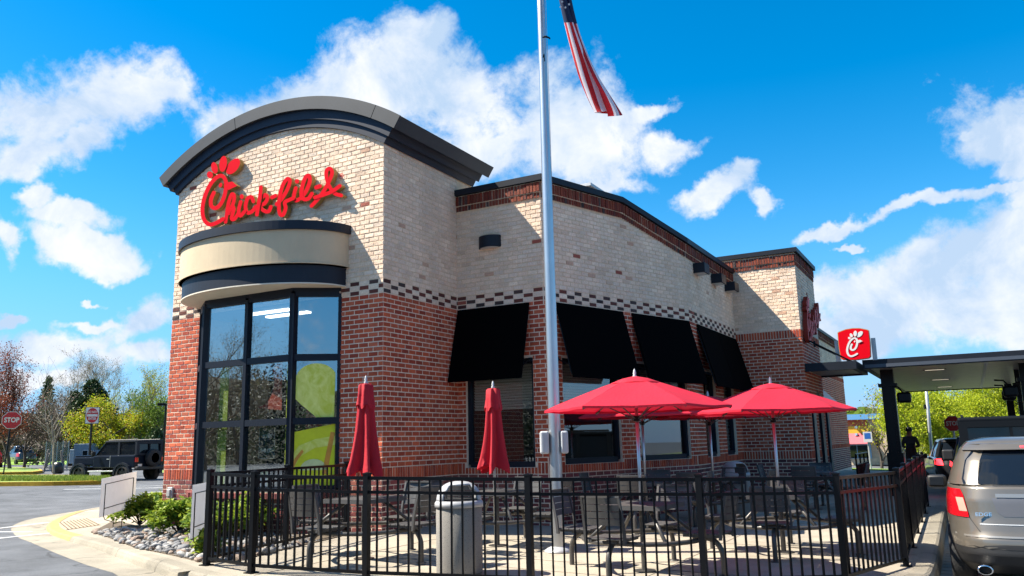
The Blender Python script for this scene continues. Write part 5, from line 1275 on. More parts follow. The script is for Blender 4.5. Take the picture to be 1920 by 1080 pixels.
class Shell:
    """car body as stacked horizontal slices: superellipse in plan, y = 0 at the rear"""
    def __init__(s, sl): s.sl = sl
    def at(s, z):
        L = s.sl
        for a, b in zip(L, L[1:]):
            if z <= b[0] or b is L[-1]:
                f = (z-a[0])/(b[0]-a[0]); return [a[i]+(b[i]-a[i])*f for i in range(1, 5)]
    def rear(s, x, z, e=0):
        w, yr, yf, n = s.at(z); h = (yf-yr)/2; q = min(1, abs(x)/w); return Vector((x, (yr+yf)/2-h*max(0, 1-q**n)**(1/n)-e, z))
    def mesh(s, z0, z1, k=96, nz=8, caps=(False, True)):
        zs = sorted(set([z0, z1]+[q[0] for q in s.sl if z0 < q[0] < z1]+[z0+(z1-z0)*i/nz for i in range(nz+1)])); mb = MB(); vs = []
        for z in zs:
            w, yr, yf, n = s.at(z); h = (yf-yr)/2; yc = (yr+yf)/2
            for j in range(k):
                a = 2*math.pi*j/k; c, d = math.cos(a), math.sin(a)
                # even spacing along the outline
                m_ = (abs(c)**n+abs(d)**n)**(1/n); vs.append((w*c/m_, yc+h*d/m_, z))
        fs = [(i*k+j, i*k+(j+1) % k, (i+1)*k+(j+1) % k, (i+1)*k+j) for i in range(len(zs)-1) for j in range(k)]
        if caps[0]: fs.append(tuple(range(k))[::-1])
        if caps[1]: fs.append(tuple((len(zs)-1)*k+j for j in range(k)))
        mb.add(vs, fs); return mb
    def patch(s, name, m, parent, zx, e=.006, nz=8, nx=8):
        """zx: list of (z, x0, x1) rows on the rear face"""
        mb = MB(); vs = []; rows = []
        for a, b in zip(zx, zx[1:]):
            for i in range(nz): f = i/nz; rows.append([a[q]+(b[q]-a[q])*f for q in range(3)])
        rows.append(zx[-1])
        for z, x0, x1 in rows:
            for i in range(nx+1): vs.append(s.rear(x0+(x1-x0)*i/nx, z, e))
        mb.add(vs, [(j*(nx+1)+i, j*(nx+1)+i+1, (j+1)*(nx+1)+i+1, (j+1)*(nx+1)+i) for j in range(len(rows)-1) for i in range(nx)])
        return mb.build(name, m, parent, True)
def paint(name, col, metal=.5, rough=.3, coat=.7): return mat(name, col, rough, metal=metal, coat=coat, var=.04, vscale=3, spec=.5 if coat > .5 else .3)
def main_suv():
    P = paint('bronze_grey_paint', (.165, .145, .12), .5, .30)
    t = thing('parked_car', 'bronze grey crossover seen from behind at the right edge, nearest the fence', 'car', (8.85, -.22, -.40), R_(-1), 'cars queuing in the drive-through lane')
    S1 = Shell([(.24, .84, .30, 4.4, 5), (.36, .92, .06, 4.6, 5), (.46, .945, .0, 4.66, 5), (.62, .955, .015, 4.68, 5), (.70, .955, .05, 4.68, 5), (.86, .965, .10, 4.6, 5), (1.02, .955, .12, 4.45, 5), (1.16, .925, .16, 4.3, 5), (1.19, .915, .20, 4.25, 5)])
    S2 = Shell([(1.19, .905, .20, 3.55, 5.5), (1.30, .87, .27, 3.3, 5.5), (1.45, .81, .38, 2.95, 5.5), (1.58, .74, .50, 2.6, 5.5), (1.66, .66, .60, 2.4, 5.5), (1.70, .50, .85, 2.1, 4)])
    S1.mesh(.53, 1.19, nz=14).build('body', P, t, True); S1.mesh(.24, .53, caps=(True, False)).build('lower_bumper', trim, t, True)
    S2.mesh(1.19, 1.70, nz=10).build('cabin', P, t, True)
    g = S2.patch('rear_window', car_glass, t, [(1.195, -.72, .72), (1.25, -.73, .73), (1.45, -.68, .68), (1.56, -.60, .60)], .006)
    S2.patch('spoiler', P, t, [(1.565, -.70, .70), (1.63, -.66, .66)], .07, 3); 
    mb = MB(); a = [S2.rear(x, 1.565, .07) for x in [-.70+1.4*i/10 for i in range(11)]]; b = [S2.rear(x, 1.56, -.02) for x in [-.70+1.4*i/10 for i in range(11)]]; mb.add(a+b, [(i, i+1, 12+i, 11+i) for i in range(10)])
    c = [S2.rear(x, 1.63, .07) for x in [-.66+1.32*i/10 for i in range(11)]]; d = [S2.rear(x, 1.69, -.15) for x in [-.45+.9*i/10 for i in range(11)]]; mb.add(c+d, [(i, i+1, 12+i, 11+i) for i in range(10)]); mb.build('spoiler_edge', P, t, True)
    S2.patch('brake_light', lit_red, t, [(1.585, -.12, .12), (1.605, -.12, .12)], .076, 2)
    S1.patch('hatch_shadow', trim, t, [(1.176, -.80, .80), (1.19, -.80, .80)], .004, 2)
    for sg in (-1, 1):
        S1.patch('tail_light', tail_red, t, [(.845, sg*.955, sg*.70), (.90, sg*.957, sg*.705), (1.08, sg*.94, sg*.735), (1.14, sg*.90, sg*.76)], .014, 6, 10); S1.patch('reversing_light', tail_clear, t, [(.905, sg*.79, sg*.71), (1.05, sg*.815, sg*.738)], .019, 4, 5)
        S1.patch('hatch_seam', trim, t, [(.70, sg*.60, sg*.612), (.84, sg*.69, sg*.70), (1.175, sg*.76, sg*.77)], .0035, 6, 2)
        mb = MB(); mb.lathe([(.050, .0), (.060, .0), (.060, .16), (.050, .16)], n=24); ex = mb.build('exhaust', chrome, t, True); ex.rotation_euler = (math.pi/2, 0, 0); ex.location = (sg*.60, .13, .315); ex.scale = (1.25, .85, 1)
        mb = MB(); mb.lathe([(0, .0), (.05, .0)], n=20); p = mb.build('exhaust_bore', interior_dark, t); p.rotation_euler = (math.pi/2, 0, 0); p.location = (sg*.60, .05, .315); p.scale = (1.25, .85, 1)
        mb = MB(); mb.bbox((sg*1.12-.12, 2.72, 1.02), (sg*1.12+.12, 2.86, 1.19), .04); mr = mb.build('mirror', trim, t, True); mb = MB(); mb.bbox((sg*1.12-.085, 2.712, 1.05), (sg*1.12+.085, 2.718, 1.16), .002); mb.build('mirror_glass', car_glass, mr); mb = MB(); mb.tube([(sg*.9, 2.85, 1.06), (sg*1.05, 2.8, 1.06)], .03, 6); mb.build('mirror_arm', trim, mr)
    S1.patch('chrome_strip', alu_dull, t, [(.775, -.60, .60), (.785, -.60, .60)], .006, 2); S1.patch('bumper_crease', mat('crease', (.34, .32, .29), .25, metal=.6), t, [(.645, -.86, .86), (.665, -.86, .86)], .010, 2, 16)
    S1.patch('bumper_insert', trim, t, [(.525, -.86, .86), (.55, -.70, .70), (.575, -.40, .40)], .004, 2, 10); S1.patch('handle_bar', mat('light_bronze', (.33, .31, .28), .25, metal=.6), t, [(1.06, -.42, .42), (1.10, -.42, .42)], .012, 2)
    S1.patch('plate_recess', mat('recess', (.13, .13, .14), .4, metal=.4), t, [(.86, -.36, .36), (.90, -.42, .42), (1.055, -.46, .46)], .004, 5)
    mb = MB(); c = S1.rear(0, .97, .012); mb.box((-.15, c.y-.006, .89), (.15, c.y, 1.04)); mb.build('number_plate', mat('plate_white', (.6, .65, .72), .4), t)
    c = S1.rear(-.55, .875, .008); tx = text('lettering', 'EDGE', .052, chrome, t, frame((-.555, c.y-.015, .88), (1, .16, 0), (0, .16, 1)), .004, .0012, 1.25)
    for sg in (-1, 1):
        for y in (.95, 3.75): wheel(t, sg*.83, y, .36, .24, sg, rim_light)
main_suv()
def wrangler(name, label, loc, rz, col, doors, s=1.0, soft=False, lite=False, group=None):
    """boxy off-roader, rear at y=0 facing -y, nose towards +y"""
    P = mat(name+'_paint', col, .3, spec=.14); t = thing('off_roader', label, 'car', loc, rz, group); L = 3.85 if doors == 2 else 4.1; top = mat(name+'_top', (.02, .024, .032) if not soft else (.006, .008, .011), .6, spec=.08)
    hw = .80; mb = MB(); mb.bbox((-hw, .0, .62), (hw, L-1.35, 1.17), .05); mb.bbox((-hw+.06, L-1.36, .72), (hw-.06, L-.08, 1.14), .07); mb.build('body', P, t)
    mb = MB(); mb.bbox((-hw+.10, L-1.3, 1.13), (hw-.10, L-.10, 1.20), .05); mb.build('bonnet', P, t)
    # cabin with raked screen
    zr = 1.83 if doors == 4 else 1.74; pts = [(0.02, 1.17), (0.05, zr), (L-2.02, zr+.03), (L-1.42, 1.20), (L-1.42, 1.17)]
    cb = MB(); cb.prism([(a, b) for a, b in pts], (0, 0, 0), (0, 1, 0), (0, 0, 1), (1, 0, 0), -.69, .69); cb.build('cabin_glass', car_glass, t)
    mb = MB(); mb.bbox((-.73, -.01, zr-.02), (.73, L-1.96, zr+.075), .035); mb.build('hard_top', top, t)
    ps = [(.04, 'top'), (1.05, 'top')] + ([(1.95, 'top')] if doors == 4 else [])
    for sg in (-1, 1):
        for y, _ in ps: mb = MB(); mb.box((sg*.705-.022, y-.05, 1.16), (sg*.705+.022, y+.06, zr)); mb.build('pillar', top, t)
        mb = MB(); mb.tube([(sg*.70, L-1.42, 1.17), (sg*.68, L-2.0, zr+.02)], .035, 6); mb.build('pillar', P, t)
        mb = MB(); mb.box((sg*.715-.012, -.0, 1.60), (sg*.715+.012, 1.0, zr)) if False else mb.box((sg*.705-.02, .0, 1.15), (sg*.705+.02, L-1.45, 1.20)); mb.build('belt_rail', top, t)
        # flares
        for y in (.62, L-.62):
            mb = MB(); r = .50; pr = []
            for i in range(9): a = R_(-8+196*i/8); pr.append((y+r*math.cos(a), .40+r*.92*math.sin(a)))
            for i in range(8, -1, -1): a = R_(-8+196*i/8); pr.append((y+(r-.09)*math.cos(a), .40+(r-.09)*.92*math.sin(a)))
            mb.prism(pr, (0, 0, 0), (0, 1, 0), (0, 0, 1), (1, 0, 0), sg*.80-.02, sg*.80+sg*.14); mb.build('wheel_flare', mat('flare', (.014, .018, .026), .5, spec=.15), t)
            pk = MB(); pk.prism([(y+.42*math.cos(R_(200*i/8-10)), .40+.40*math.sin(R_(200*i/8-10))) for i in range(9)], (0, 0, 0), (0, 1, 0), (0, 0, 1), (1, 0, 0), sg*.80, sg*.806); pk.build('wheel_well', interior_dark, t)
        mb = MB(); mb.bbox((sg*.86-.05, 1.15, .46), (sg*.86+.05, L-1.2, .52), .02); mb.build('side_step', alu_dull, t)
        for y in ([L-1.5] if doors == 2 else [L-1.5, L-2.4]): mb = MB(); mb.box((sg*.80-.004, y-.9, .66), (sg*.80+.004, y-.885, 1.16)); mb.box((sg*.805-.012, y-.84, 1.0), (sg*.805+.012, y-.70, 1.03)); mb.build('door_handle', alu_dull, t)
        mb = MB(); mb.bbox((sg*.98-.10, L-1.62, 1.16), (sg*.98+.10, L-1.52, 1.36), .03); mb.build('mirror', trim, t)
        mb = MB(); mb.bbox((sg*.70-.08, -.03, .86), (sg*.70+.08, .03, 1.06), .015); mb.build('tail_light', tail_red, t)
        for y in (.62, L-.62): wheel(t, sg*.78, y, .40, .26, sg, rim_dark)
    mb = MB(); mb.bbox((-.78, -.18, .52), (.78, .04, .68), .04); mb.bbox((-.80, L-.14, .50), (.80, L+.08, .66), .04); mb.build('bumper', trim, t)
    mb = MB(); mb.bbox((-.60, L-.085, .78), (.60, L-.055, 1.10), .01); mb.build('grille', trim, t)
    mb = MB(); vs = []; n = 28
    for rr, yy in ((.22, -.32), (.36, -.32), (.39, -.26), (.39, -.12), (.34, -.06)):
        for j in range(n): a = 2*math.pi*j/n; vs.append((.05+rr*math.cos(a), yy, 1.03+rr*math.sin(a)))
    mb.add(vs, [(i*n+j, i*n+(j+1) % n, (i+1)*n+(j+1) % n, (i+1)*n+j) for i in range(4) for j in range(n)]+[tuple(range(n))]); mb.build('spare_wheel', tyre, t, True)
    mb = MB()
    for a, b in (((-.72, -.035, 1.15), (-.60, .03, zr+.01)), ((.60, -.035, 1.15), (.72, .03, zr+.01)), ((-.60, -.035, zr-.09), (.60, .03, zr+.01)), ((-.60, -.035, 1.15), (.60, .03, 1.24)), ((-.02, -.03, 1.24), (.02, .02, zr-.09))): mb.box(a, b)
    mb.build('rear_frame', top, t)
    for sg in (-1, 1):
        mb = MB(); mb.tube([(sg*.66, .08, zr+.10), (sg*.66, L-2.1, zr+.10)], .022, 6); mb.build('roof_rail', trim, t)
    mb = MB(); mb.box((-.62, -.012, .66), (-.40, -.004, .78)); mb.build('number_plate', sign_white, t)
    t.scale = (s, s, s); return t
lj = on_ground(262, 901); lj2 = on_ground(140, 897)
dirj = Vector((lj2.x-lj.x, lj2.y-lj.y, 0)).normalized()
JEEP = (at_depth(279, 870, 36).x, at_depth(279, 870, 36).y)
JRZ = math.atan2(-rt0.y, -rt0.x)-math.pi/2+R_(-22)
wrangler('navy', 'dark navy two-door off-roader with spare wheel waiting beyond the grass island', (*JEEP, ground(lj.x, lj.y)-.06), JRZ, (.005, .009, .018), 2, .99)
wrangler('slate', 'dark slate-blue boxy off-roader in front of the bronze crossover', (8.86, 5.4, -.40), 0, (.012, .016, .022), 4, 1.06, True, group='cars queuing in the drive-through lane')
def far_car(label, loc, rz, col, H=1.7, Lc=4.6, kind='suv', group=None, lights=True):
    P = paint('far_paint', col, .3, .3); t = thing('car', label, 'car', loc, rz, group); k = H/1.7
    S1 = Shell([(.25, .82, .2, Lc-.2, 6), (.5, .93, .0, Lc, 6), (.8, .94, .05, Lc-.02, 6), (1.08*k, .90, .12, Lc-.15, 6)]); S1.mesh(.25, 1.08*k, caps=(True, True)).build('body', P, t, True)
    y1 = Lc-1.25 if kind != 'pickup' else Lc-1.2; y0 = .18 if kind == 'suv' else 1.75 if kind == 'pickup' else .55
    S2 = Shell([(1.08*k, .86, y0, y1, 6), (1.35*k, .78, y0+.2, y1-.4, 6), (1.58*k, .68, y0+.4, y1-.85, 6)]); S2.mesh(1.08*k, 1.58*k).build('cabin_glass', car_glass, t, True)
    S3 = Shell([(1.575*k, .70, y0+.36, y1-.8, 6), (1.66*k, .64, y0+.42, y1-.9, 6), (1.70*k, .5, y0+.6, y1-1.05, 6)]); S3.mesh(1.575*k, 1.70*k).build('roof', P, t, True)
    for sg in (-1, 1):
        mb = MB(); mb.tube([(sg*.84, y0+.04, 1.08*k), (sg*.67, y0+.42, 1.6*k)], .045, 6); mb.tube([(sg*.84, (y0+y1)/2, 1.08*k), (sg*.69, (y0+y1)/2-.1, 1.6*k)], .04, 6); mb.build('pillar', P, t)
        S1.patch('tail_light', lit_red if lights else tail_red, t, [(.80, sg*.92, sg*.74), (1.04*k, sg*.90, sg*.76)], .012, 3, 5)
        mb = MB(); mb.bbox((sg*1.02-.10, y1-.75, 1.0*k), (sg*1.02+.10, y1-.6, 1.16*k), .03); mb.build('mirror', trim, t)
        for y in (.85, Lc-.9): wheel(t, sg*.81, y, .35, .22, sg, rim_dark)
    S1.patch('number_plate', sign_white, t, [(.62, -.15, .15), (.75, -.15, .15)], .01, 2); return t
Q = 'cars queuing in the drive-through lane'
far_car('dark blue sport utility car queuing ahead of the boxy off-roader', (8.75, 12.0, -.42), R_(3), (.03, .055, .10), 1.78, 4.7, 'suv', Q)
far_car('black car farthest ahead in the drive-through queue', (8.15, 18.6, -.42), R_(8), (.012, .013, .016), 1.62, 4.7, 'sedan', Q)
pr_ = on_ground(-14, 882); far_car('red car cut off by the left edge of the picture', (pr_.x-1.5, pr_.y+.5, ground(pr_.x, pr_.y)), R_(68), (.40, .012, .008), 1.5, 4.6, 'sedan', None, False)
pr_ = on_ground(40, 872); far_car('dark grey pickup truck partly behind the stop sign post', (pr_.x, pr_.y+.6, ground(pr_.x, pr_.y)), R_(72), (.03, .033, .04), 1.85, 5.4, 'pickup', None, False)
pr_ = on_ground(262, 872); far_car('pale car standing far behind the navy off-roader', (pr_.x, pr_.y, ground(pr_.x, pr_.y)), R_(80), (.55, .60, .66), 1.55, 4.5, 'sedan', None, False)

# ------------------------------------------------------------------ signs, posts, small things
def oct_pts(r): return [(r*math.cos(R_(22.5+45*i)), r*math.sin(R_(22.5+45*i))) for i in range(8)]
def stop_sign(base, hz, w, label, lean=0, face=None, pole=black_steel):
    t = thing('stop_sign', label, 'sign', base, 0, None); f = face or Vector((CAM.x-base[0], CAM.y-base[1], 0)).normalized(); X = Vector((-f.y, f.x, 0)); r = w/2/math.cos(R_(22.5))
    O = Vector((0, 0, hz))+f*.03; mb = MB(); mb.prism(oct_pts(r), O, X, (0, 0, 1), f, 0, .004); mb.build('border', sign_white, t)
    mb = MB(); mb.prism(oct_pts(r*.945), O, X, (0, 0, 1), f, .005, .008); mb.build('face', stop_red, t)
    text('lettering', 'STOP', w*.40, sign_white, t, frame(O+f*.010, X, (0, 0, 1)), .001, w*.012, .80)
    mb = MB(); mb.tube([(-X.x*lean, -X.y*lean, -.05), (0, 0, hz+w*.45)], .035, 6); mb.build('post', pole, t); return t
b = at_depth(12, 897, 41); b.z = ground(b.x, b.y)+.12; zt = at_depth(22, 787, 41).z
stop_sign((b.x, b.y, b.z), zt-b.z, .86, 'red stop sign on a black post at the left edge', .15)
b = at_depth(1793, 850, 30); b.z = ground(b.x, b.y)-.1; stop_sign((b.x, b.y, b.z), at_depth(1793, 794, 30).z-b.z, .56, 'red stop sign standing behind the queuing cars', 0, None, alu_dull)
def do_not_enter():
    b = at_depth(165, 890, 38); b.z = ground(b.x, b.y)+.12; z = at_depth(172, 778, 38).z-b.z
    t = thing('traffic_sign', 'white sign with a red disc reading do not enter on a black post', 'sign', (b.x, b.y, b.z)); f = Vector((CAM.x-b.x+4, CAM.y-b.y-2, 0)).normalized(); X = Vector((-f.y, f.x, 0)); O = Vector((0, 0, z))+f*.04
    w, h = .30, .39
    mb = MB(); mb.prism([(-w, -h), (w, -h), (w, h), (-w, h)], O, X, (0, 0, 1), f, -.05, .0); mb.build('backing', black_steel, t)
    mb = MB(); mb.prism([(-w*.93, -h*.95), (w*.93, -h*.95), (w*.93, h*.95), (-w*.93, h*.95)], O, X, (0, 0, 1), f, .002, .005); mb.build('face', sign_white, t)
    mb = MB(); mb.prism([(.25*math.cos(2*math.pi*i/32), .345*math.sin(2*math.pi*i/32)) for i in range(32)], O, X, (0, 0, 1), f, .006, .009); mb.build('disc', stop_red, t)
    mb = MB(); mb.prism([(-.22, -.055), (.22, -.055), (.22, .055), (-.22, .055)], O, X, (0, 0, 1), f, .010, .012); mb.build('bar', sign_white, t)
    text('lettering', 'DO NOT', .15, sign_white, t, frame(O+Vector((0, 0, .155))+f*.011, X, (0, 0, 1)), .001, .003, .72); text('lettering', 'ENTER', .15, sign_white, t, frame(O+Vector((0, 0, -.155))+f*.011, X, (0, 0, 1)), .001, .003, .72)
    mb = MB(); mb.box((-.035, -.035, -.1), (.035, .035, z+.3)); mb.build('post', black_steel, t)
do_not_enter()
def yard_sign(pts, label, stake):
    """pts: pixel corners TL,TR,BR,BL of the panel; stake pixel on the ground"""
    b = on_ground(*stake, zero); D = (b-CAM).dot(fw); t = thing('yard_sign', label, 'sign', (b.x, b.y, .02), 0, 'blank yard signs seen from the back')
    wpx = pts[1][0]-pts[0][0]
    # panel yawed: right edge farther when its height is smaller
    hl = pts[3][1]-pts[0][1]; hr = pts[2][1]-pts[1][1]; Dl = D; Dr = D*hl/hr
    dm = (Dl+Dr)/2; Dl *= D/dm; Dr *= D/dm
    q = [at_depth(*pts[0], Dl)-b, at_depth(*pts[1], Dr)-b, at_depth(*pts[2], Dr)-b, at_depth(*pts[3], Dl)-b]; q = [v-Vector((0, 0, .02)) for v in q]
    # vertical upright panel
    for i, j in ((0, 3), (1, 2)): c = (q[i]+q[j])/2; q[i].x, q[i].y = c.x, c.y; q[j].x, q[j].y = c.x, c.y
    n = (q[1]-q[0]).cross(q[3]-q[0]).normalized()
    if n.dot(CAM-b) < 0: n = -n
    mb = MB(); mb.add(q+[v-n*.006 for v in q], [(0, 1, 2, 3), (7, 6, 5, 4), (0, 4, 5, 1), (1, 5, 6, 2), (2, 6, 7, 3), (3, 7, 4, 0)]); mb.build('panel', sign_back, t)
    L = lambda s, h: q[3].lerp(q[2], s)+(q[0].lerp(q[1], s)-q[3].lerp(q[2], s))*h+n*.008
    mb = MB(); mb.tube([L(.10, .16), L(.10, .84), L(.90, .84), L(.90, .16)], .008, 5); mb.tube([L(.10, .20), L(.90, .20)], .008, 5)
    g = lambda s: Vector((L(s, 0).x, L(s, 0).y, -.05)); mid = lambda s, z: Vector((L(s, 0).x, L(s, 0).y, z))
    zb = q[3].z
    mb.tube([L(.10, .2), L(.10, 0)], .007, 5); mb.tube([L(.90, .2), L(.90, 0)], .007, 5); mb.tube([L(.10, 0), mid(.14, zb*.8), mid(.38, zb*.5), mid(.38, -.05)], .007, 5); mb.tube([L(.90, 0), mid(.86, zb*.8), mid(.62, zb*.5), mid(.62, -.05)], .007, 5); mb.tube([mid(.38, zb*.42), mid(.62, zb*.42)], .007, 5)
    mb.build('wire_stake', black_steel, t)
yard_sign([(190, 898), (256, 884), (253, 949), (187, 970)], 'white blank yard sign standing at the corner of the stone bed', (224, 992))
yard_sign([(365, 910), (400, 903), (392, 994), (354, 1010)], 'white blank yard sign partly behind the fence corner post', (366, 1040))
def person():
    """server with a tablet under the canopy"""
    x, y = 6.45, 20.0; z = patio(x)-.02; t = thing('person', 'person in dark clothes and cap holding a tablet by the car lane', 'person', (x, y, z), 0)
    V = {'p': (0, 0, .92, .14), 'w': (0, 0, 1.08, .135), 'c': (0, -.02, 1.28, .155), 'n': (0, -.03, 1.45, .06), 'h': (0, -.05, 1.56, .085), 'h2': (0, -.05, 1.66, .08), 'sl': (-.18, -.02, 1.38, .065), 'el': (-.24, -.02, 1.12, .05), 'wl': (-.12, -.24, 1.10, .036), 'sr': (.18, -.02, 1.38, .065), 'er': (.25, -.03, 1.12, .05), 'wr': (.14, -.25, 1.12, .036), 'hl': (-.06, -.30, 1.10, .03), 'hr': (.09, -.31, 1.11, .03),
         'kl': (-.11, -.02, .50, .075), 'al': (-.12, 0, .09, .05), 'fl': (-.13, -.14, .04, .042), 'kr': (.11, 0, .50, .075), 'ar': (.13, .03, .09, .05), 'fr': (.14, -.11, .04, .042), 'lp': (-.10, 0, .84, .11), 'rp': (.10, 0, .84, .11)}
    E = [('p', 'w'), ('w', 'c'), ('c', 'n'), ('n', 'h'), ('h', 'h2'), ('c', 'sl'), ('sl', 'el'), ('el', 'wl'), ('wl', 'hl'), ('c', 'sr'), ('sr', 'er'), ('er', 'wr'), ('wr', 'hr'), ('p', 'lp'), ('lp', 'kl'), ('kl', 'al'), ('al', 'fl'), ('p', 'rp'), ('rp', 'kr'), ('kr', 'ar'), ('ar', 'fr')]
    ks = list(V); me = bpy.data.meshes.new('body'); me.from_pydata([V[k][:3] for k in ks], [(ks.index(a), ks.index(b)) for a, b in E], []); o = link('body', me, t)
    o.modifiers.new('skin', 'SKIN'); sv = me.skin_vertices[0].data
    for i, k in enumerate(ks): sv[i].radius = (V[k][3], V[k][3]); sv[i].use_root = k == 'p'
    s = o.modifiers.new('sub', 'SUBSURF'); s.levels = 2; s.render_levels = 2
    m = mat('dark_clothes', (.02, .02, .024), .85); nt = m.node_tree; L = nt.links; tc = nt.nodes.new('ShaderNodeTexCoord'); sp = nt.nodes.new('ShaderNodeSeparateXYZ'); L.new(tc.outputs['Object'], sp.inputs[0])
    g = nt.nodes.new('ShaderNodeMath'); g.operation = 'GREATER_THAN'; g.inputs[1].default_value = 1.45; L.new(sp.outputs[2], g.inputs[0]); c = nt.nodes.new('ShaderNodeMix'); c.data_type = 'RGBA'; L.new(g.outputs[0], c.inputs[0]); c.inputs[6].default_value = (.02, .02, .024, 1); c.inputs[7].default_value = (.20, .11, .075, 1); L.new(c.outputs[2], nt.nodes['Principled BSDF'].inputs['Base Color']); me.materials.append(m)
    mb = MB(); mb.lathe([(.108, 1.61), (.108, 1.66), (.09, 1.73), (.05, 1.765), (0, 1.775)], c=(0, -.045, 0), n=20); mb.box((-.075, -.24, 1.612), (.075, -.12, 1.625)); mb.build('cap', black_steel, t, True)
    M = frame((.015, -.36, 1.14), (1, 0, 0), (0, .5, .85)); mb = MB(); mb.bbox((-.13, -.09, -.006), (.13, .09, .006), .004, M); tag(mb.build('tablet', black_steel, None, False, (x, y, z)), 'black tablet in the hands of the person under the canopy', 'tablet')
    # five fingers on each hand closing on the tablet edges
    for sg in (-1, 1):
        mb = MB()
        for k in range(5):
            zz = 1.06+.022*k if k < 4 else 1.15; x0 = .015+sg*.135; mb.tube([(x0+sg*.01, -.31, zz), (x0+sg*.012, -.345, zz+.01), (x0-sg*.012, -.372, zz+.022), (x0-sg*.03, -.37, zz+.026)] if k < 4 else [(x0+sg*.005, -.30, 1.13), (x0-sg*.01, -.315, 1.16), (x0-sg*.03, -.318, 1.175)], .008, 5)
        mb.build('hand', mat('skin', (.20, .11, .075), .6), t, True)
person()
def small_things():
    # leaning stakes and covered box at the sapling
    for i, (px, py, tx, ty, l) in enumerate(((82, 889, 91, 843, 'grey wooden stake leaning left of the young bare tree'), (118, 890, 115, 845, 'grey wooden stake leaning right of the young bare tree'))):
        b = on_ground(px, py); D = (b-CAM).dot(fw); e = at_depth(tx, ty, D); mb = MB(); mb.tube([b+Vector((0, 0, .1)), e], .05, 6); tag(mb.build('stake', mat('weathered_wood', (.14, .13, .12), .9)), l, 'stake', 'stakes at the young tree')
    b = on_ground(107, 893); mb = MB(); D = (b-CAM).dot(fw); k = D/F_PX
    mb.lathe([(0, 0), (.20, 0), (.26, .12), (.27, .35), (.22, .52), (.10, .60), (0, .61)], c=(b.x, b.y, b.z+.12), n=14, rad=lambda th, z: 1+.14*math.sin(3*th+4*z)+.08*math.sin(5*th)); tag(mb.build('rubbish_bag', mat('black_plastic', (.012, .012, .013), .35), None, True), 'black plastic bag slumped at the foot of the young tree', 'bag')
    # blue-grey utility cabins
    c = at_depth(160, 868, 54); D = (c-CAM).dot(fw); z = ground(c.x, c.y); X = Vector((rt0.x, rt0.y, 0)); Y = Vector((-X.y, X.x, 0)); um = mat('blue_grey_steel', (.13, .19, .26), .6, var=.15, vscale=1.5)
    M = Matrix(((X.x, Y.x, 0, c.x), (X.y, Y.y, 0, c.y), (0, 0, 1, z), (0, 0, 0, 1))); s = D/F_PX
    t = thing('utility_cabin', 'blue-grey metal utility cabin with a small window behind the off-roader', 'cabin', (c.x, c.y, z), math.atan2(X.y, X.x))
    mb = MB(); mb.bbox((-24*s, 0, 0), (6*s, 2.2, 46*s), .03); mb.box((6*s, .1, 0), (29*s, 2, 34*s)); mb.build('wall', um, t); mb = MB(); mb.bbox((-33*s, .1, 10*s), (-24*s, 1, 36*s), .03); mb.build('side_cabinet', mat('pale_steel', (.30, .36, .42), .5), t)
    w = MB(); w.box((-7*s, -.03, 21*s), (15*s, -.01, 34*s)); w = w.build('window', mat('cabin_frame', (.35, .38, .40), .6), t)
    for a in (-6, 5): q = MB(); q.box((a*s, -.045, 22*s), ((a+9)*s, -.032, 33*s)); q.build('pane', car_glass, w)
    # chain-link fence
    a = at_depth(84, 871, 53); b = at_depth(126, 871, 53); t = thing('mesh_fence', 'pale chain-link fence left of the blue-grey cabin', 'fence', (a.x, a.y, ground(a.x, a.y)))
    d = b-a; d.z = 0; fm = mat('chain_link', (.30, .34, .33), .6, metal=.3)
    for i in range(5): p = d*(i/4); mb = MB(); mb.tube([p, p+Vector((0, 0, 1.8))], .035, 6); mb.build('post', fm, t)
    mb = MB(); n = 40; H = 1.7; Ld = d.length; u = d.normalized()
    for i in range(-12, n):
        for sg in (0, 1):
            s0 = max(0, i*.14); 
            x0, x1 = i*.14, i*.14+H
            lo = max(0, x0); hi = min(Ld, x1)
            if hi-lo < .1: continue
            za, zb = (lo-x0), (hi-x0)
            if sg: za, zb = H-za, H-zb
            mb.tube([u*lo+Vector((0, 0, za+.05)), u*hi+Vector((0, 0, zb+.05))], .012, 3, False)
    stuff(mb.build('mesh', fm, t))
    # street lamps
    b = at_depth(305, 870, 46); b.z = ground(b.x, b.y); t = thing('street_lamp', 'black parking lamp with flat box head beside the tower edge', 'lamp', tuple(b)); h = at_depth(306, 757, 46).z-b.z
    mb = MB(); mb.tube([(0, 0, 0), (0, 0, h)], [.07, .05], 8); mb.build('post', black_steel, t); X = Vector((rt0.x, rt0.y, 0)); mb = MB(); mb.tube([X*.2+Vector((0, 0, h)), X*-.1+Vector((0, 0, h))], .04, 6); M = frame((-X.x*.25, -X.y*.25, h), X, (0, 0, 1)); mb.bbox((-.2, -.08, -.12), (.2, .08, .12), .02, M); mb.build('lamp_head', black_steel, t)
    b = at_depth(1746, 850, 38); b.z = ground(b.x, b.y)-.3; e = at_depth(1733, 690, 38); t = thing('light_pole', 'slim grey light pole rising behind the canopy', 'lamp post', tuple(b)); mb = MB(); mb.tube([(0, 0, 0), tuple(e-b)], [.085, .06], 10); mb.build('pole', alu_dull, t, True); q = at_depth(1738, 767, 38)-b; mb = MB(); mb.tube([q, q+Vector((0, 0, .2))], .13, 10); mb.build('clamp', black_steel, t)
    h_ = MB(); q = e-b; h_.box((q.x-.5, q.y-.2, q.z), (q.x+.5, q.y+.2, q.z+.12)); h_.build('lamp_head', alu_dull, t)
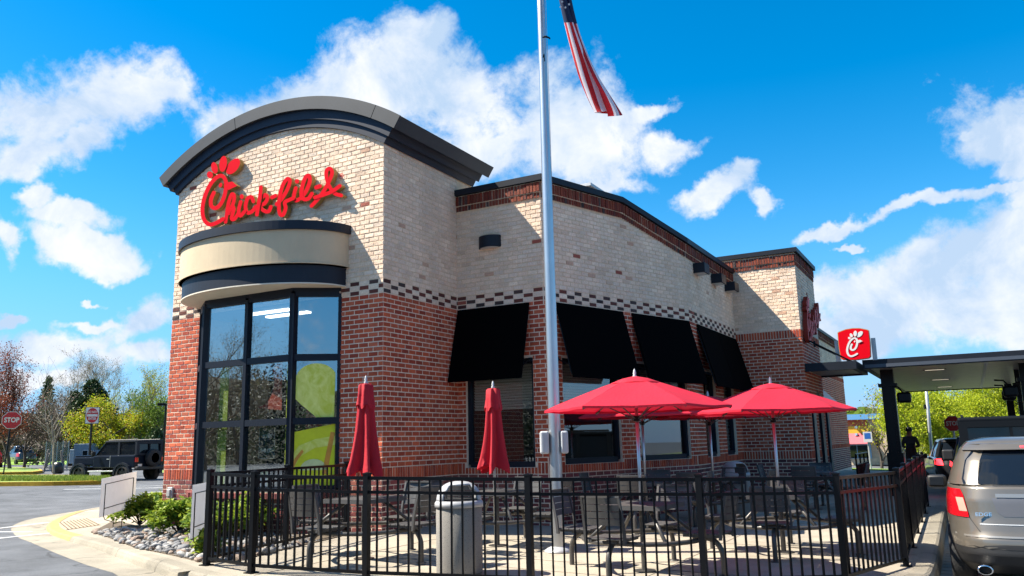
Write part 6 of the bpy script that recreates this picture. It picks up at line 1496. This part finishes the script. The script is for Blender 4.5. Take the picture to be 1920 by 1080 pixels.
    # disabled-parking sign
    b = at_depth(1632, 866, 40); b.z = ground(b.x, b.y)-.35; e = at_depth(1627, 822, 40); t = thing('parking_sign', 'small white and blue accessible parking sign on a post', 'sign', tuple(b)); mb = MB(); mb.tube([(0, 0, 0), tuple(e-b)], .045, 6); mb.build('post', alu_dull, t)
    f = Vector((CAM.x-b.x, CAM.y-b.y, 0)).normalized(); X = Vector((-f.y, f.x, 0)); O = (e-b)+f*.05; mb = MB(); mb.prism([(-.2, -.18), (.2, -.18), (.2, .32), (-.2, .32)], O, X, (0, 0, 1), f, 0, .004); mb.build('face', sign_white, t); mb = MB(); mb.prism([(-.14, -.02), (.14, -.02), (.14, .26), (-.14, .26)], O, X, (0, 0, 1), f, .006, .008); mb.build('symbol', mat('sign_blue', (.02, .12, .42), .5), t)
small_things()

# ------------------------------------------------------------------ far buildings
def shop():
    O = at_depth(1582, 868, 60); O.z = ground(O.x, O.y); X = Vector((rt0.x, rt0.y, 0)); Y = Vector((-X.y, X.x, 0)); t = thing('shop', 'low shop with blue cornice and red and yellow front beyond the lane', 'building', tuple(O), 0); s = 60/F_PX
    B = lambda n, m, x0, x1, y0, y1, z0, z1, p=t: (lambda mb: (mb.box((x0*s, y0, z0*s), (x1*s, y1, z1*s)), mb.build(n, m, p))[1])(MB())
    B('wall', mat('shop_stone', (.42, .33, .24), .9, var=.3, vscale=2), -14, 95, 0, 9, 0, 92); B('plinth', mat('shop_plinth', (.50, .40, .28), .9, var=.3, vscale=3), -14.2, 64, -.12, 0, 0, 12)
    B('cornice', mat('shop_blue', (.10, .28, .52), .6), -15, 96, -.35, 9.2, 83, 93); B('frieze', mat('shop_rust', (.34, .07, .02), .7), -14, 48, -.05, -.002, 71, 83); B('fascia', mat('shop_yellow', (.58, .34, .02), .7), -14, 48, -.07, -.002, 58, 71)
    a = MB(); a.add([(-14*s, -.02, 59*s), (48*s, -.02, 59*s), (50*s, -1.2, 39*s), (-15*s, -1.2, 39*s), (-14*s, -.02, 56*s), (48*s, -.02, 56*s), (50*s, -1.16, 38*s), (-15*s, -1.16, 38*s)], [(0, 3, 2, 1), (4, 5, 6, 7), (2, 3, 7, 6), (1, 2, 6, 5), (0, 4, 7, 3)]); a.build('awning', mat('shop_awning', (.60, .10, .12), .8, var=.1), t)
    w = B('shop_window', mat('shop_frame', (.20, .38, .60), .5), 2, 50, -.04, -.002, 10, 38)
    for i in range(2): B('pane', car_glass, 4+i*22.5, 25+i*22.5, -.06, -.042, 13, 36, w)
    for (x, z) in ((27, 67), (26, 54)): B('wall_light', mat('pale_blue', (.25, .42, .55), .5), x, x+4, -.5, -.1, z, z+4)
shop()
def house():
    O = at_depth(266, 822, 75); O.z = ground(O.x, O.y); X = Vector((rt0.x, rt0.y, 0)); t = thing('house', 'pale house gable showing between the trees by the tower', 'house', tuple(O), math.atan2(X.y, X.x)); s = 75/F_PX; zb = at_depth(266, 822, 75).z-O.z
    m = mat('house_siding', (.52, .50, .46), .8, var=.1); mb = MB(); mb.prism([(-14*s, -1.5), (44*s, -1.5), (44*s, zb+8*s), (18*s, zb+38*s), (-2*s, zb+38*s), (-14*s, zb+10*s)], (0, 0, 0), (1, 0, 0), (0, 0, 1), (0, 1, 0), 0, 8); mb.build('wall', m, t)
    mb = MB(); mb.add([(-4*s, -.3, zb+39*s), (20*s, -.3, zb+39*s), (52*s, -.3, zb+6*s), (46*s, -.3, zb+6*s), (-4*s, 8.3, zb+39*s), (20*s, 8.3, zb+39*s), (52*s, 8.3, zb+6*s), (46*s, 8.3, zb+6*s)], [(0, 1, 5, 4), (1, 2, 6, 5), (2, 3, 7, 6), (0, 3, 2, 1), (4, 5, 6, 7)]); mb.build('roof', mat('house_roof', (.25, .22, .19), .9), t)
    for x in (2, 14, 26): mb = MB(); mb.box((x*s, -.06, zb+2*s), ((x+6)*s, -.01, zb+11*s)); w = mb.build('window', car_glass, t); mb = MB(); mb.box(((x-1)*s, -.1, zb+1*s), ((x+7)*s, -.062, zb+2*s)); mb.build('sill', sign_white, w)
house()

# ------------------------------------------------------------------ trees and planting
bark = mat('bark', (.075, .060, .048), .95, var=.3, vscale=6, bump=.5); bark_pale = mat('pale_bark', (.22, .19, .16), .95, var=.3, vscale=6)
L_lime = leaf_mat('lime_leaves', [(.22, .28, .012), (.36, .42, .015), (.48, .50, .025), (.30, .38, .015)], transl=.5)
L_yel = leaf_mat('yellow_green_leaves', [(.20, .27, .012), (.32, .38, .015), (.40, .40, .02), (.42, .24, .02), (.26, .34, .015), (.34, .40, .02)], transl=.4)
L_red = leaf_mat('red_leaves', [(.22, .03, .015), (.30, .07, .02), (.16, .03, .02), (.26, .12, .05)], transl=.3)
L_green = leaf_mat('green_leaves', [(.06, .11, .012), (.10, .17, .02), (.17, .24, .025), (.12, .19, .02)], transl=.35)
L_dark = leaf_mat('conifer_leaves', [(.018, .040, .012), (.032, .060, .016), (.06, .095, .025)], transl=.1)
L_bud = leaf_mat('buds', [(.22, .16, .11), (.28, .20, .12), (.26, .25, .08), (.20, .14, .10)], transl=.3)
L_brown = leaf_mat('brown_twigs', [(.09, .055, .04), (.13, .08, .055), (.10, .09, .04), (.16, .10, .07)], transl=.1)
L_shrub = leaf_mat('shrub_leaves', [(.06, .12, .012), (.13, .22, .02), (.24, .33, .03), (.34, .40, .04), (.09, .16, .015)], transl=.35)
def leaf(mb, c, s, r, elong=1.4):
    a = Vector((r.gauss(0, 1), r.gauss(0, 1), r.gauss(0, 1))).normalized(); b = a.orthogonal().normalized(); b.rotate(Matrix.Rotation(r.random()*6.28, 3, a)); c2 = a.cross(b); b = b*s*elong; c2 = c2*s*.5
    mb.add([c-b*.5, c+c2-b*.05, c+b*.5, c-c2-b*.05], [(0, 1, 2, 3)])
def tree(name, label, base, H, spread, leafm, nleaf, lsize, seed, barkm=bark, lev=4, kids=3, up_=.35, trunk=.3, first=.28, group='trees', twig=True, angle=.65, rtop=.02):
    """recursive limbs; leaves cluster round the last two generations of twigs"""
    r = random.Random(seed); t = thing(name, label, 'tree', tuple(base), 0, group); wood = MB(); ends = []
    def grow(p, d, L, rad, g):
        n = 4 if g == 0 else 3; pts = [p]; q = p.copy(); dd = d.copy()
        for i in range(n):
            dd = (dd+Vector((r.gauss(0, .13), r.gauss(0, .13), r.gauss(0, .08)+up_*.12))).normalized(); q = q+dd*(L/n); pts.append(q.copy())
        rs = [max(.004, rad*(1-.55*i/n)) for i in range(n+1)]; wood.tube(pts, rs, 7 if g == 0 else 4 if g < 3 else 3, False)
        if g >= lev-2: ends.extend([(a, g) for a in pts[1:]])
        if g < lev:
            k = kids+(2 if g == 0 else 0)+(r.random() < .5)
            for j in range(k):
                f = (first+(1-first)*(j+r.random()*.7)/k) if g == 0 else (.35+.65*(j+r.random())/k); i = min(n-1, int(f*n)); s = pts[i].lerp(pts[i+1], f*n-i)
                ax = Vector((r.gauss(0, 1), r.gauss(0, 1), 0)).normalized() if g == 0 else dd.orthogonal().normalized()
                if g == 0: nd = (Vector((ax.x, ax.y, 0))*math.sin(angle*1.15*spread)+Vector((0, 0, 1))*math.cos(angle*1.15*spread)).normalized()
                else: ax.rotate(Matrix.Rotation(r.random()*6.28, 3, dd)); nd = (dd*math.cos(angle)+ax*math.sin(angle)+Vector((0, 0, up_*.4))).normalized()
                grow(s, nd, L*r.uniform(.55, .8)*(1.0 if g else .82), rs[min(i, n)]*.62, g+1)
    grow(Vector((0, 0, -.1)), Vector((0, 0, 1)), H*.62, trunk*.5, 0)
    top = max(p.z for p, g in ends); k = H/max(.1, top)
    wood.v = [(a*k, b*k, c*k) for a, b, c in wood.v]; wood.build('trunk', barkm, t, True)
    if nleaf:
        mb = MB(); e = [Vector(p)*k for p, g in ends]
        for _ in range(nleaf):
            p = r.choice(e); s = lsize*r.uniform(.55, 1.3); leaf(mb, p+Vector((r.gauss(0, 1), r.gauss(0, 1), r.gauss(0, .8)))*lsize*2.6, s, r)
        mb.build('crown', leafm, t)
    return t
def at_px(x, ybase, D):
    b = at_depth(x, ybase, D); return Vector((b.x, b.y, ground(b.x, b.y)))
def hgt(x, y, D, b): return at_depth(x, y, D).z-b.z
LT = 'trees across the drive on the left'
b = at_px(20, 870, 52); tree('tree', 'slim red-leaved tree with a tall spindly top at the left edge', b, hgt(26, 632, 52, b), .55, L_red, 6000, .07, 5, lev=4, kids=4, up_=.9, trunk=.32, first=.18, group=LT, angle=.5)
b = at_px(-18, 870, 50); tree('tree', 'red-leaved tree cut off by the left edge', b, hgt(-18, 715, 50, b), .8, L_red, 5000, .08, 6, kids=4, group=LT)
b = at_px(46, 866, 58); tree('tree', 'red-brown twiggy tree right of the spindly one', b, hgt(46, 745, 58, b), 1.0, L_brown, 1600, .09, 7, kids=4, group=LT, first=.2)
b = at_px(84, 868, 60); tree('tree', 'leafless brown tree with many twigs behind the chain-link fence', b, hgt(84, 728, 60, b), 1.15, L_brown, 1800, .09, 8, bark_pale, kids=4, group=LT, first=.15, angle=.75)
b = at_px(118, 868, 64); tree('tree', 'bare brown tree behind the sapling', b, hgt(118, 722, 64, b), 1.1, L_brown, 1500, .10, 9, bark_pale, kids=4, group=LT, first=.15, angle=.75)
b = at_px(102, 892, 40); tree('sapling', 'thin young bare tree between two stakes', b, hgt(100, 662, 40, b), .55, L_brown, 60, .04, 10, bark_pale, lev=3, kids=4, up_=.5, trunk=.13, first=.35, group=LT, angle=.8)
b = at_px(215, 850, 72); tree('tree', 'large budding bare tree with a fan of pale branches', b, hgt(205, 643, 72, b), 1.5, L_bud, 9000, .055, 11, bark_pale, lev=6, kids=3, up_=.3, trunk=.8, first=.15, group=LT, angle=.58)
b = at_px(262, 850, 66); tree('tree', 'budding tree with light green tips next to the tower', b, hgt(270, 668, 66, b), 1.2, L_yel, 5000, .07, 12, bark_pale, lev=5, kids=3, up_=.6, trunk=.5, first=.2, group=LT, angle=.42)
b = at_px(282, 860, 58); tree('tree', 'airy light green tree beside the tower brick edge', b, hgt(282, 715, 58, b), 1.05, L_green, 9000, .085, 13, kids=4, group=LT, first=.2)
b = at_px(202, 868, 57); tree('tree', 'round yellow-green tree with orange tips behind the do not enter sign', b, hgt(202, 738, 57, b), 1.25, L_yel, 18000, .10, 14, kids=4, trunk=.4, group=LT, first=.12, angle=.8, up_=.15)
def conifer(label, b, H, W, seed, n=5200, ls=.16):
    r = random.Random(seed); t = thing('conifer', label, 'tree', tuple(b), 0, LT); w = MB(); w.tube([(0, 0, 0), (0, 0, H*.98)], [.22, .02], 7); mb = MB()
    for i in range(120):
        f = r.random()**.8; z = H*(.10+.88*f); R = W*(1-f)**.8*r.uniform(.6, 1.1); a = r.random()*6.28; e = Vector((R*math.cos(a), R*math.sin(a), z-.10*R)); s = Vector((0, 0, z+.15*R)); w.tube([s, e], [.035, .008], 3, False)
        for _ in range(n//120): q = r.random()**.7; leaf(mb, s.lerp(e, q)+Vector((r.gauss(0, .16), r.gauss(0, .16), r.gauss(0, .12)))*(.6+W*.14), ls*r.uniform(.6, 1.3), r)
    w.build('trunk', bark, t, True); mb.build('crown', L_dark, t)
b = at_px(165, 862, 62); conifer('broad dark evergreen in front of the large bare tree', b, hgt(180, 712, 62, b), 3.8, 20, 15000, .15)
b = at_px(132, 862, 66); conifer('dark evergreen left of the broad one', b, hgt(128, 735, 66, b), 2.6, 21, 9000, .14)
b = at_px(80, 855, 95); conifer('small spruce tip showing above the brown trees', b, hgt(80, 703, 95, b), 2.2, 22, 3000, .25)
b = at_px(292, 866, 54); conifer('low dark shrub tree below the house gable', b, hgt(292, 806, 54, b), 1.5, 23, 3000, .14)
RT = 'spring trees behind the drive-through canopy'
for i, (x, D, y, sp, n, lab, lm, bk2) in enumerate(((1700, 50, 712, .7, 3200, 'thin spring tree just right of the dark canopy post', L_lime, bark), (1722, 58, 728, 1.0, 4200, 'bright lime tree left of the light pole', L_lime, bark), (1762, 52, 726, 1.1, 6500, 'bright lime tree right of the light pole', L_lime, bark), (1822, 60, 700, 1.2, 9000, 'dense lime green tree above the boxy off-roader', L_lime, bark),
        (1876, 56, 705, 1.2, 8000, 'lime green tree behind the far canopy posts', L_lime, bark), (1930, 60, 690, 1.2, 7000, 'lime green tree cut off by the right edge', L_lime, bark), (1652, 54, 748, .6, 300, 'small budding tree in front of the shop', L_yel, bark), (1690, 88, 716, .8, 2400, 'pale budding tree far behind the canopy post', L_bud, bark_pale), (1790, 85, 700, 1.2, 6500, 'far lime tree filling the gap under the canopy', L_lime, bark))):
    b = at_px(x, 868, D); b.z -= .1; tree('tree', lab, b, hgt(x, y, D, b), sp, lm, int(n*1.8), .10 if D < 70 else .14, 40+i, bk2, kids=4, group=RT, first=.14, angle=.6, trunk=.3)
# trees on the far side of the road, behind the photographer: they show only as reflections in the bay glass
OT = 'trees across the road reflected in the bay window'
for i, (x, y, H, sp) in enumerate(((-24, -30, 11, 1.1), (-31, -24, 9.5, 1.1), (-18, -38, 12, 1.0), (-38, -33, 12, 1.2), (-9, -44, 12, 1.1), (14, -40, 12, 1.2), (24, -30, 11, 1.1), (34, -22, 11, 1.1))):
    tree('tree', ('bare tree mirrored in the left bay panes', 'low budding tree mirrored at the left end of the bay', 'bare tree mirrored in the middle bay panes', 'far bare tree mirrored behind the others', 'bare tree mirrored near the bay corner', 'twiggy tree mirrored in the right bay pane', 'budding tree mirrored in the patio window', 'budding tree mirrored in the far patio window')[i], Vector((x, y, ground(x, y))), H, sp, L_bud if i % 2 else L_brown, 2600, .06, 60+i, bark, lev=5, kids=3, group=OT, first=.15, trunk=.4)
# far woods that close the horizon
def woods(name, px0, px1, D, ytop, m, n, seed, ls):
    r = random.Random(seed); mb = MB()
    for _ in range(n):
        x = r.uniform(px0, px1); d = D*r.uniform(.95, 1.25); yt = ytop+14*mnoise.noise((x*.03, seed, 0)); b = at_px(x, 860, d); h = hgt(x, yt, d, b); leaf(mb, Vector((b.x, b.y, b.z+h*r.random()**.8)), ls*r.uniform(.6, 1.4), r)
    stuff(mb.build(name, m)); 
woods('far_woods', -120, 330, 100, 782, L_brown, 16000, 1, .5); woods('far_woods', -120, 330, 120, 776, L_dark, 9000, 2, .6); woods('far_woods', 1560, 2000, 105, 764, L_green, 12000, 3, .5); woods('far_woods', 1560, 2000, 95, 800, L_brown, 7000, 4, .4)
L_brownd = leaf_mat('dark_twigs', [(.016, .012, .010), (.026, .020, .015), (.020, .022, .011)], transl=.05)  # brown twigs with shade put into the colour, so the mirrored woods stay dark
def bank_ring():  # unseen dark mound added to keep bright horizon sky out of the bay reflections
    mb = MB(); k = 60; vs = []
    for i in range(k+1):
        a = R_(118+154*i/k)
        for d, h in ((52, 0), (60, 3.4+.8*mnoise.noise((i*.3, 0, 0))), (75, 8.2+1.2*mnoise.noise((i*.25, 3, 0)))): x, y = CAM.x+d*math.sin(a), CAM.y+d*math.cos(a); vs.append((x, y, ground(x, y)+h))
    mb.add(vs, [(i*3+j, i*3+j+1, (i+1)*3+j+1, (i+1)*3+j) for i in range(k) for j in range(2)]); struct(mb.build('bank', mat('wooded_bank', (.014, .016, .009), .95, col2=(.026, .030, .014), vscale=.6)))
bank_ring()
def woods_ring(a0, a1, D, h, m, n, seed, ls):
    r = random.Random(seed); mb = MB()
    for _ in range(n):
        a = R_(r.uniform(a0, a1)); d = D*r.uniform(1, 1.2); x, y = CAM.x+d*math.sin(a), CAM.y+d*math.cos(a); H = h*(1+.35*mnoise.noise((a*9, seed, 0)))
        leaf(mb, Vector((x, y, ground(x, y)+H*r.random()**.85)), ls*r.uniform(.5, 1.4), r)
    stuff(mb.build('far_woods', m))
woods_ring(120, 270, 52, 7.2, L_brownd, 60000, 5, .17); woods_ring(120, 270, 58, 6.5, L_dark, 20000, 6, .3); woods_ring(120, 270, 48, 3.4, L_dark, 24000, 7, .18)
# shrubs in the stone bed
SG = 'leafy shrubs in the stone bed'
def shrub(label, x, y, rad, H, n, seed, ls=.06):
    r = random.Random(seed); t = thing('shrub', label, 'shrub', (x, y, .01), 0, SG); st = MB(); mb = MB()
    for i in range(26):
        a = r.random()*6.28; q = r.random()**.6; e = Vector((math.cos(a)*rad*q, math.sin(a)*rad*q, H*(1-.45*q*q)*r.uniform(.65, 1.1))); mid = Vector((e.x*.35, e.y*.35, e.z*.6)); st.tube([(0, 0, 0), mid, e], [.010, .007, .003], 4, False)
        for _ in range(n//26):
            f = .35+.75*r.random()**.6; p = mid.lerp(e, f)+Vector((r.gauss(0, .06), r.gauss(0, .06), r.gauss(0, .05))); p.z = max(.04, p.z)
            # leaf folded along the midrib, facing mostly upward
            s = ls*r.uniform(.6, 1.35); d = Vector((r.gauss(0, 1), r.gauss(0, 1), r.gauss(.1, .5))).normalized(); sd = d.cross(Vector((r.gauss(0, .4), r.gauss(0, .4), 1))).normalized(); nn = sd.cross(d)
            mb.add([p, p+d*s*.5+sd*s*.36+nn*s*.1, p+d*s*1.15, p+d*s*.5-sd*s*.36+nn*s*.1, p+d*s*.5], [(0, 1, 2, 4), (0, 4, 2, 3)])
    st.build('stem', bark, t); mb.build('foliage', L_shrub, t)
for i, (px, py, rad, H, n, l) in enumerate(((262, 986, .42, .50, 900, 'leafy green shrub at the left end of the stone bed'), (298, 984, .42, .56, 1000, 'tall leafy shrub below the tower outlet box'), (335, 1002, .48, .55, 1100, 'broad leafy shrub behind the right yard sign'), (410, 1010, .45, .55, 900, 'leafy shrub behind the fence corner post'), (462, 1002, .45, .60, 900, 'leafy shrub seen through the short fence panel'), (510, 992, .40, .55, 700, 'leafy shrub at the fence end near the bay sill'), (384, 1044, .14, .28, 160, 'small weed at the foot of the fence corner post'))):
    b = on_ground(px, py, zero); shrub(l, b.x, b.y, rad*1.15, H*.9, int(n*2.2), 80+i, .085)
# rough grass on the near island
def tufts():
    mb = MB(); r = random.Random(9)
    for _ in range(9000):
        x = r.uniform(-20, 205); y = r.uniform(896.5, 902.5); p = on_ground(x, y, None, .14) if _ % 1 == 0 else None; h = r.uniform(.06, .2); a = r.random()*6.28; d = Vector((math.cos(a), math.sin(a), 0))*.02; mb.add([p-d, p+d, p+Vector((r.gauss(0, .05), r.gauss(0, .05), h))], [(0, 1, 2)])
    stuff(mb.build('grass', leaf_mat('grass_blades', [(.10, .17, .02), (.17, .25, .03), (.28, .34, .06), (.13, .19, .03)], transl=.3)))
tufts()
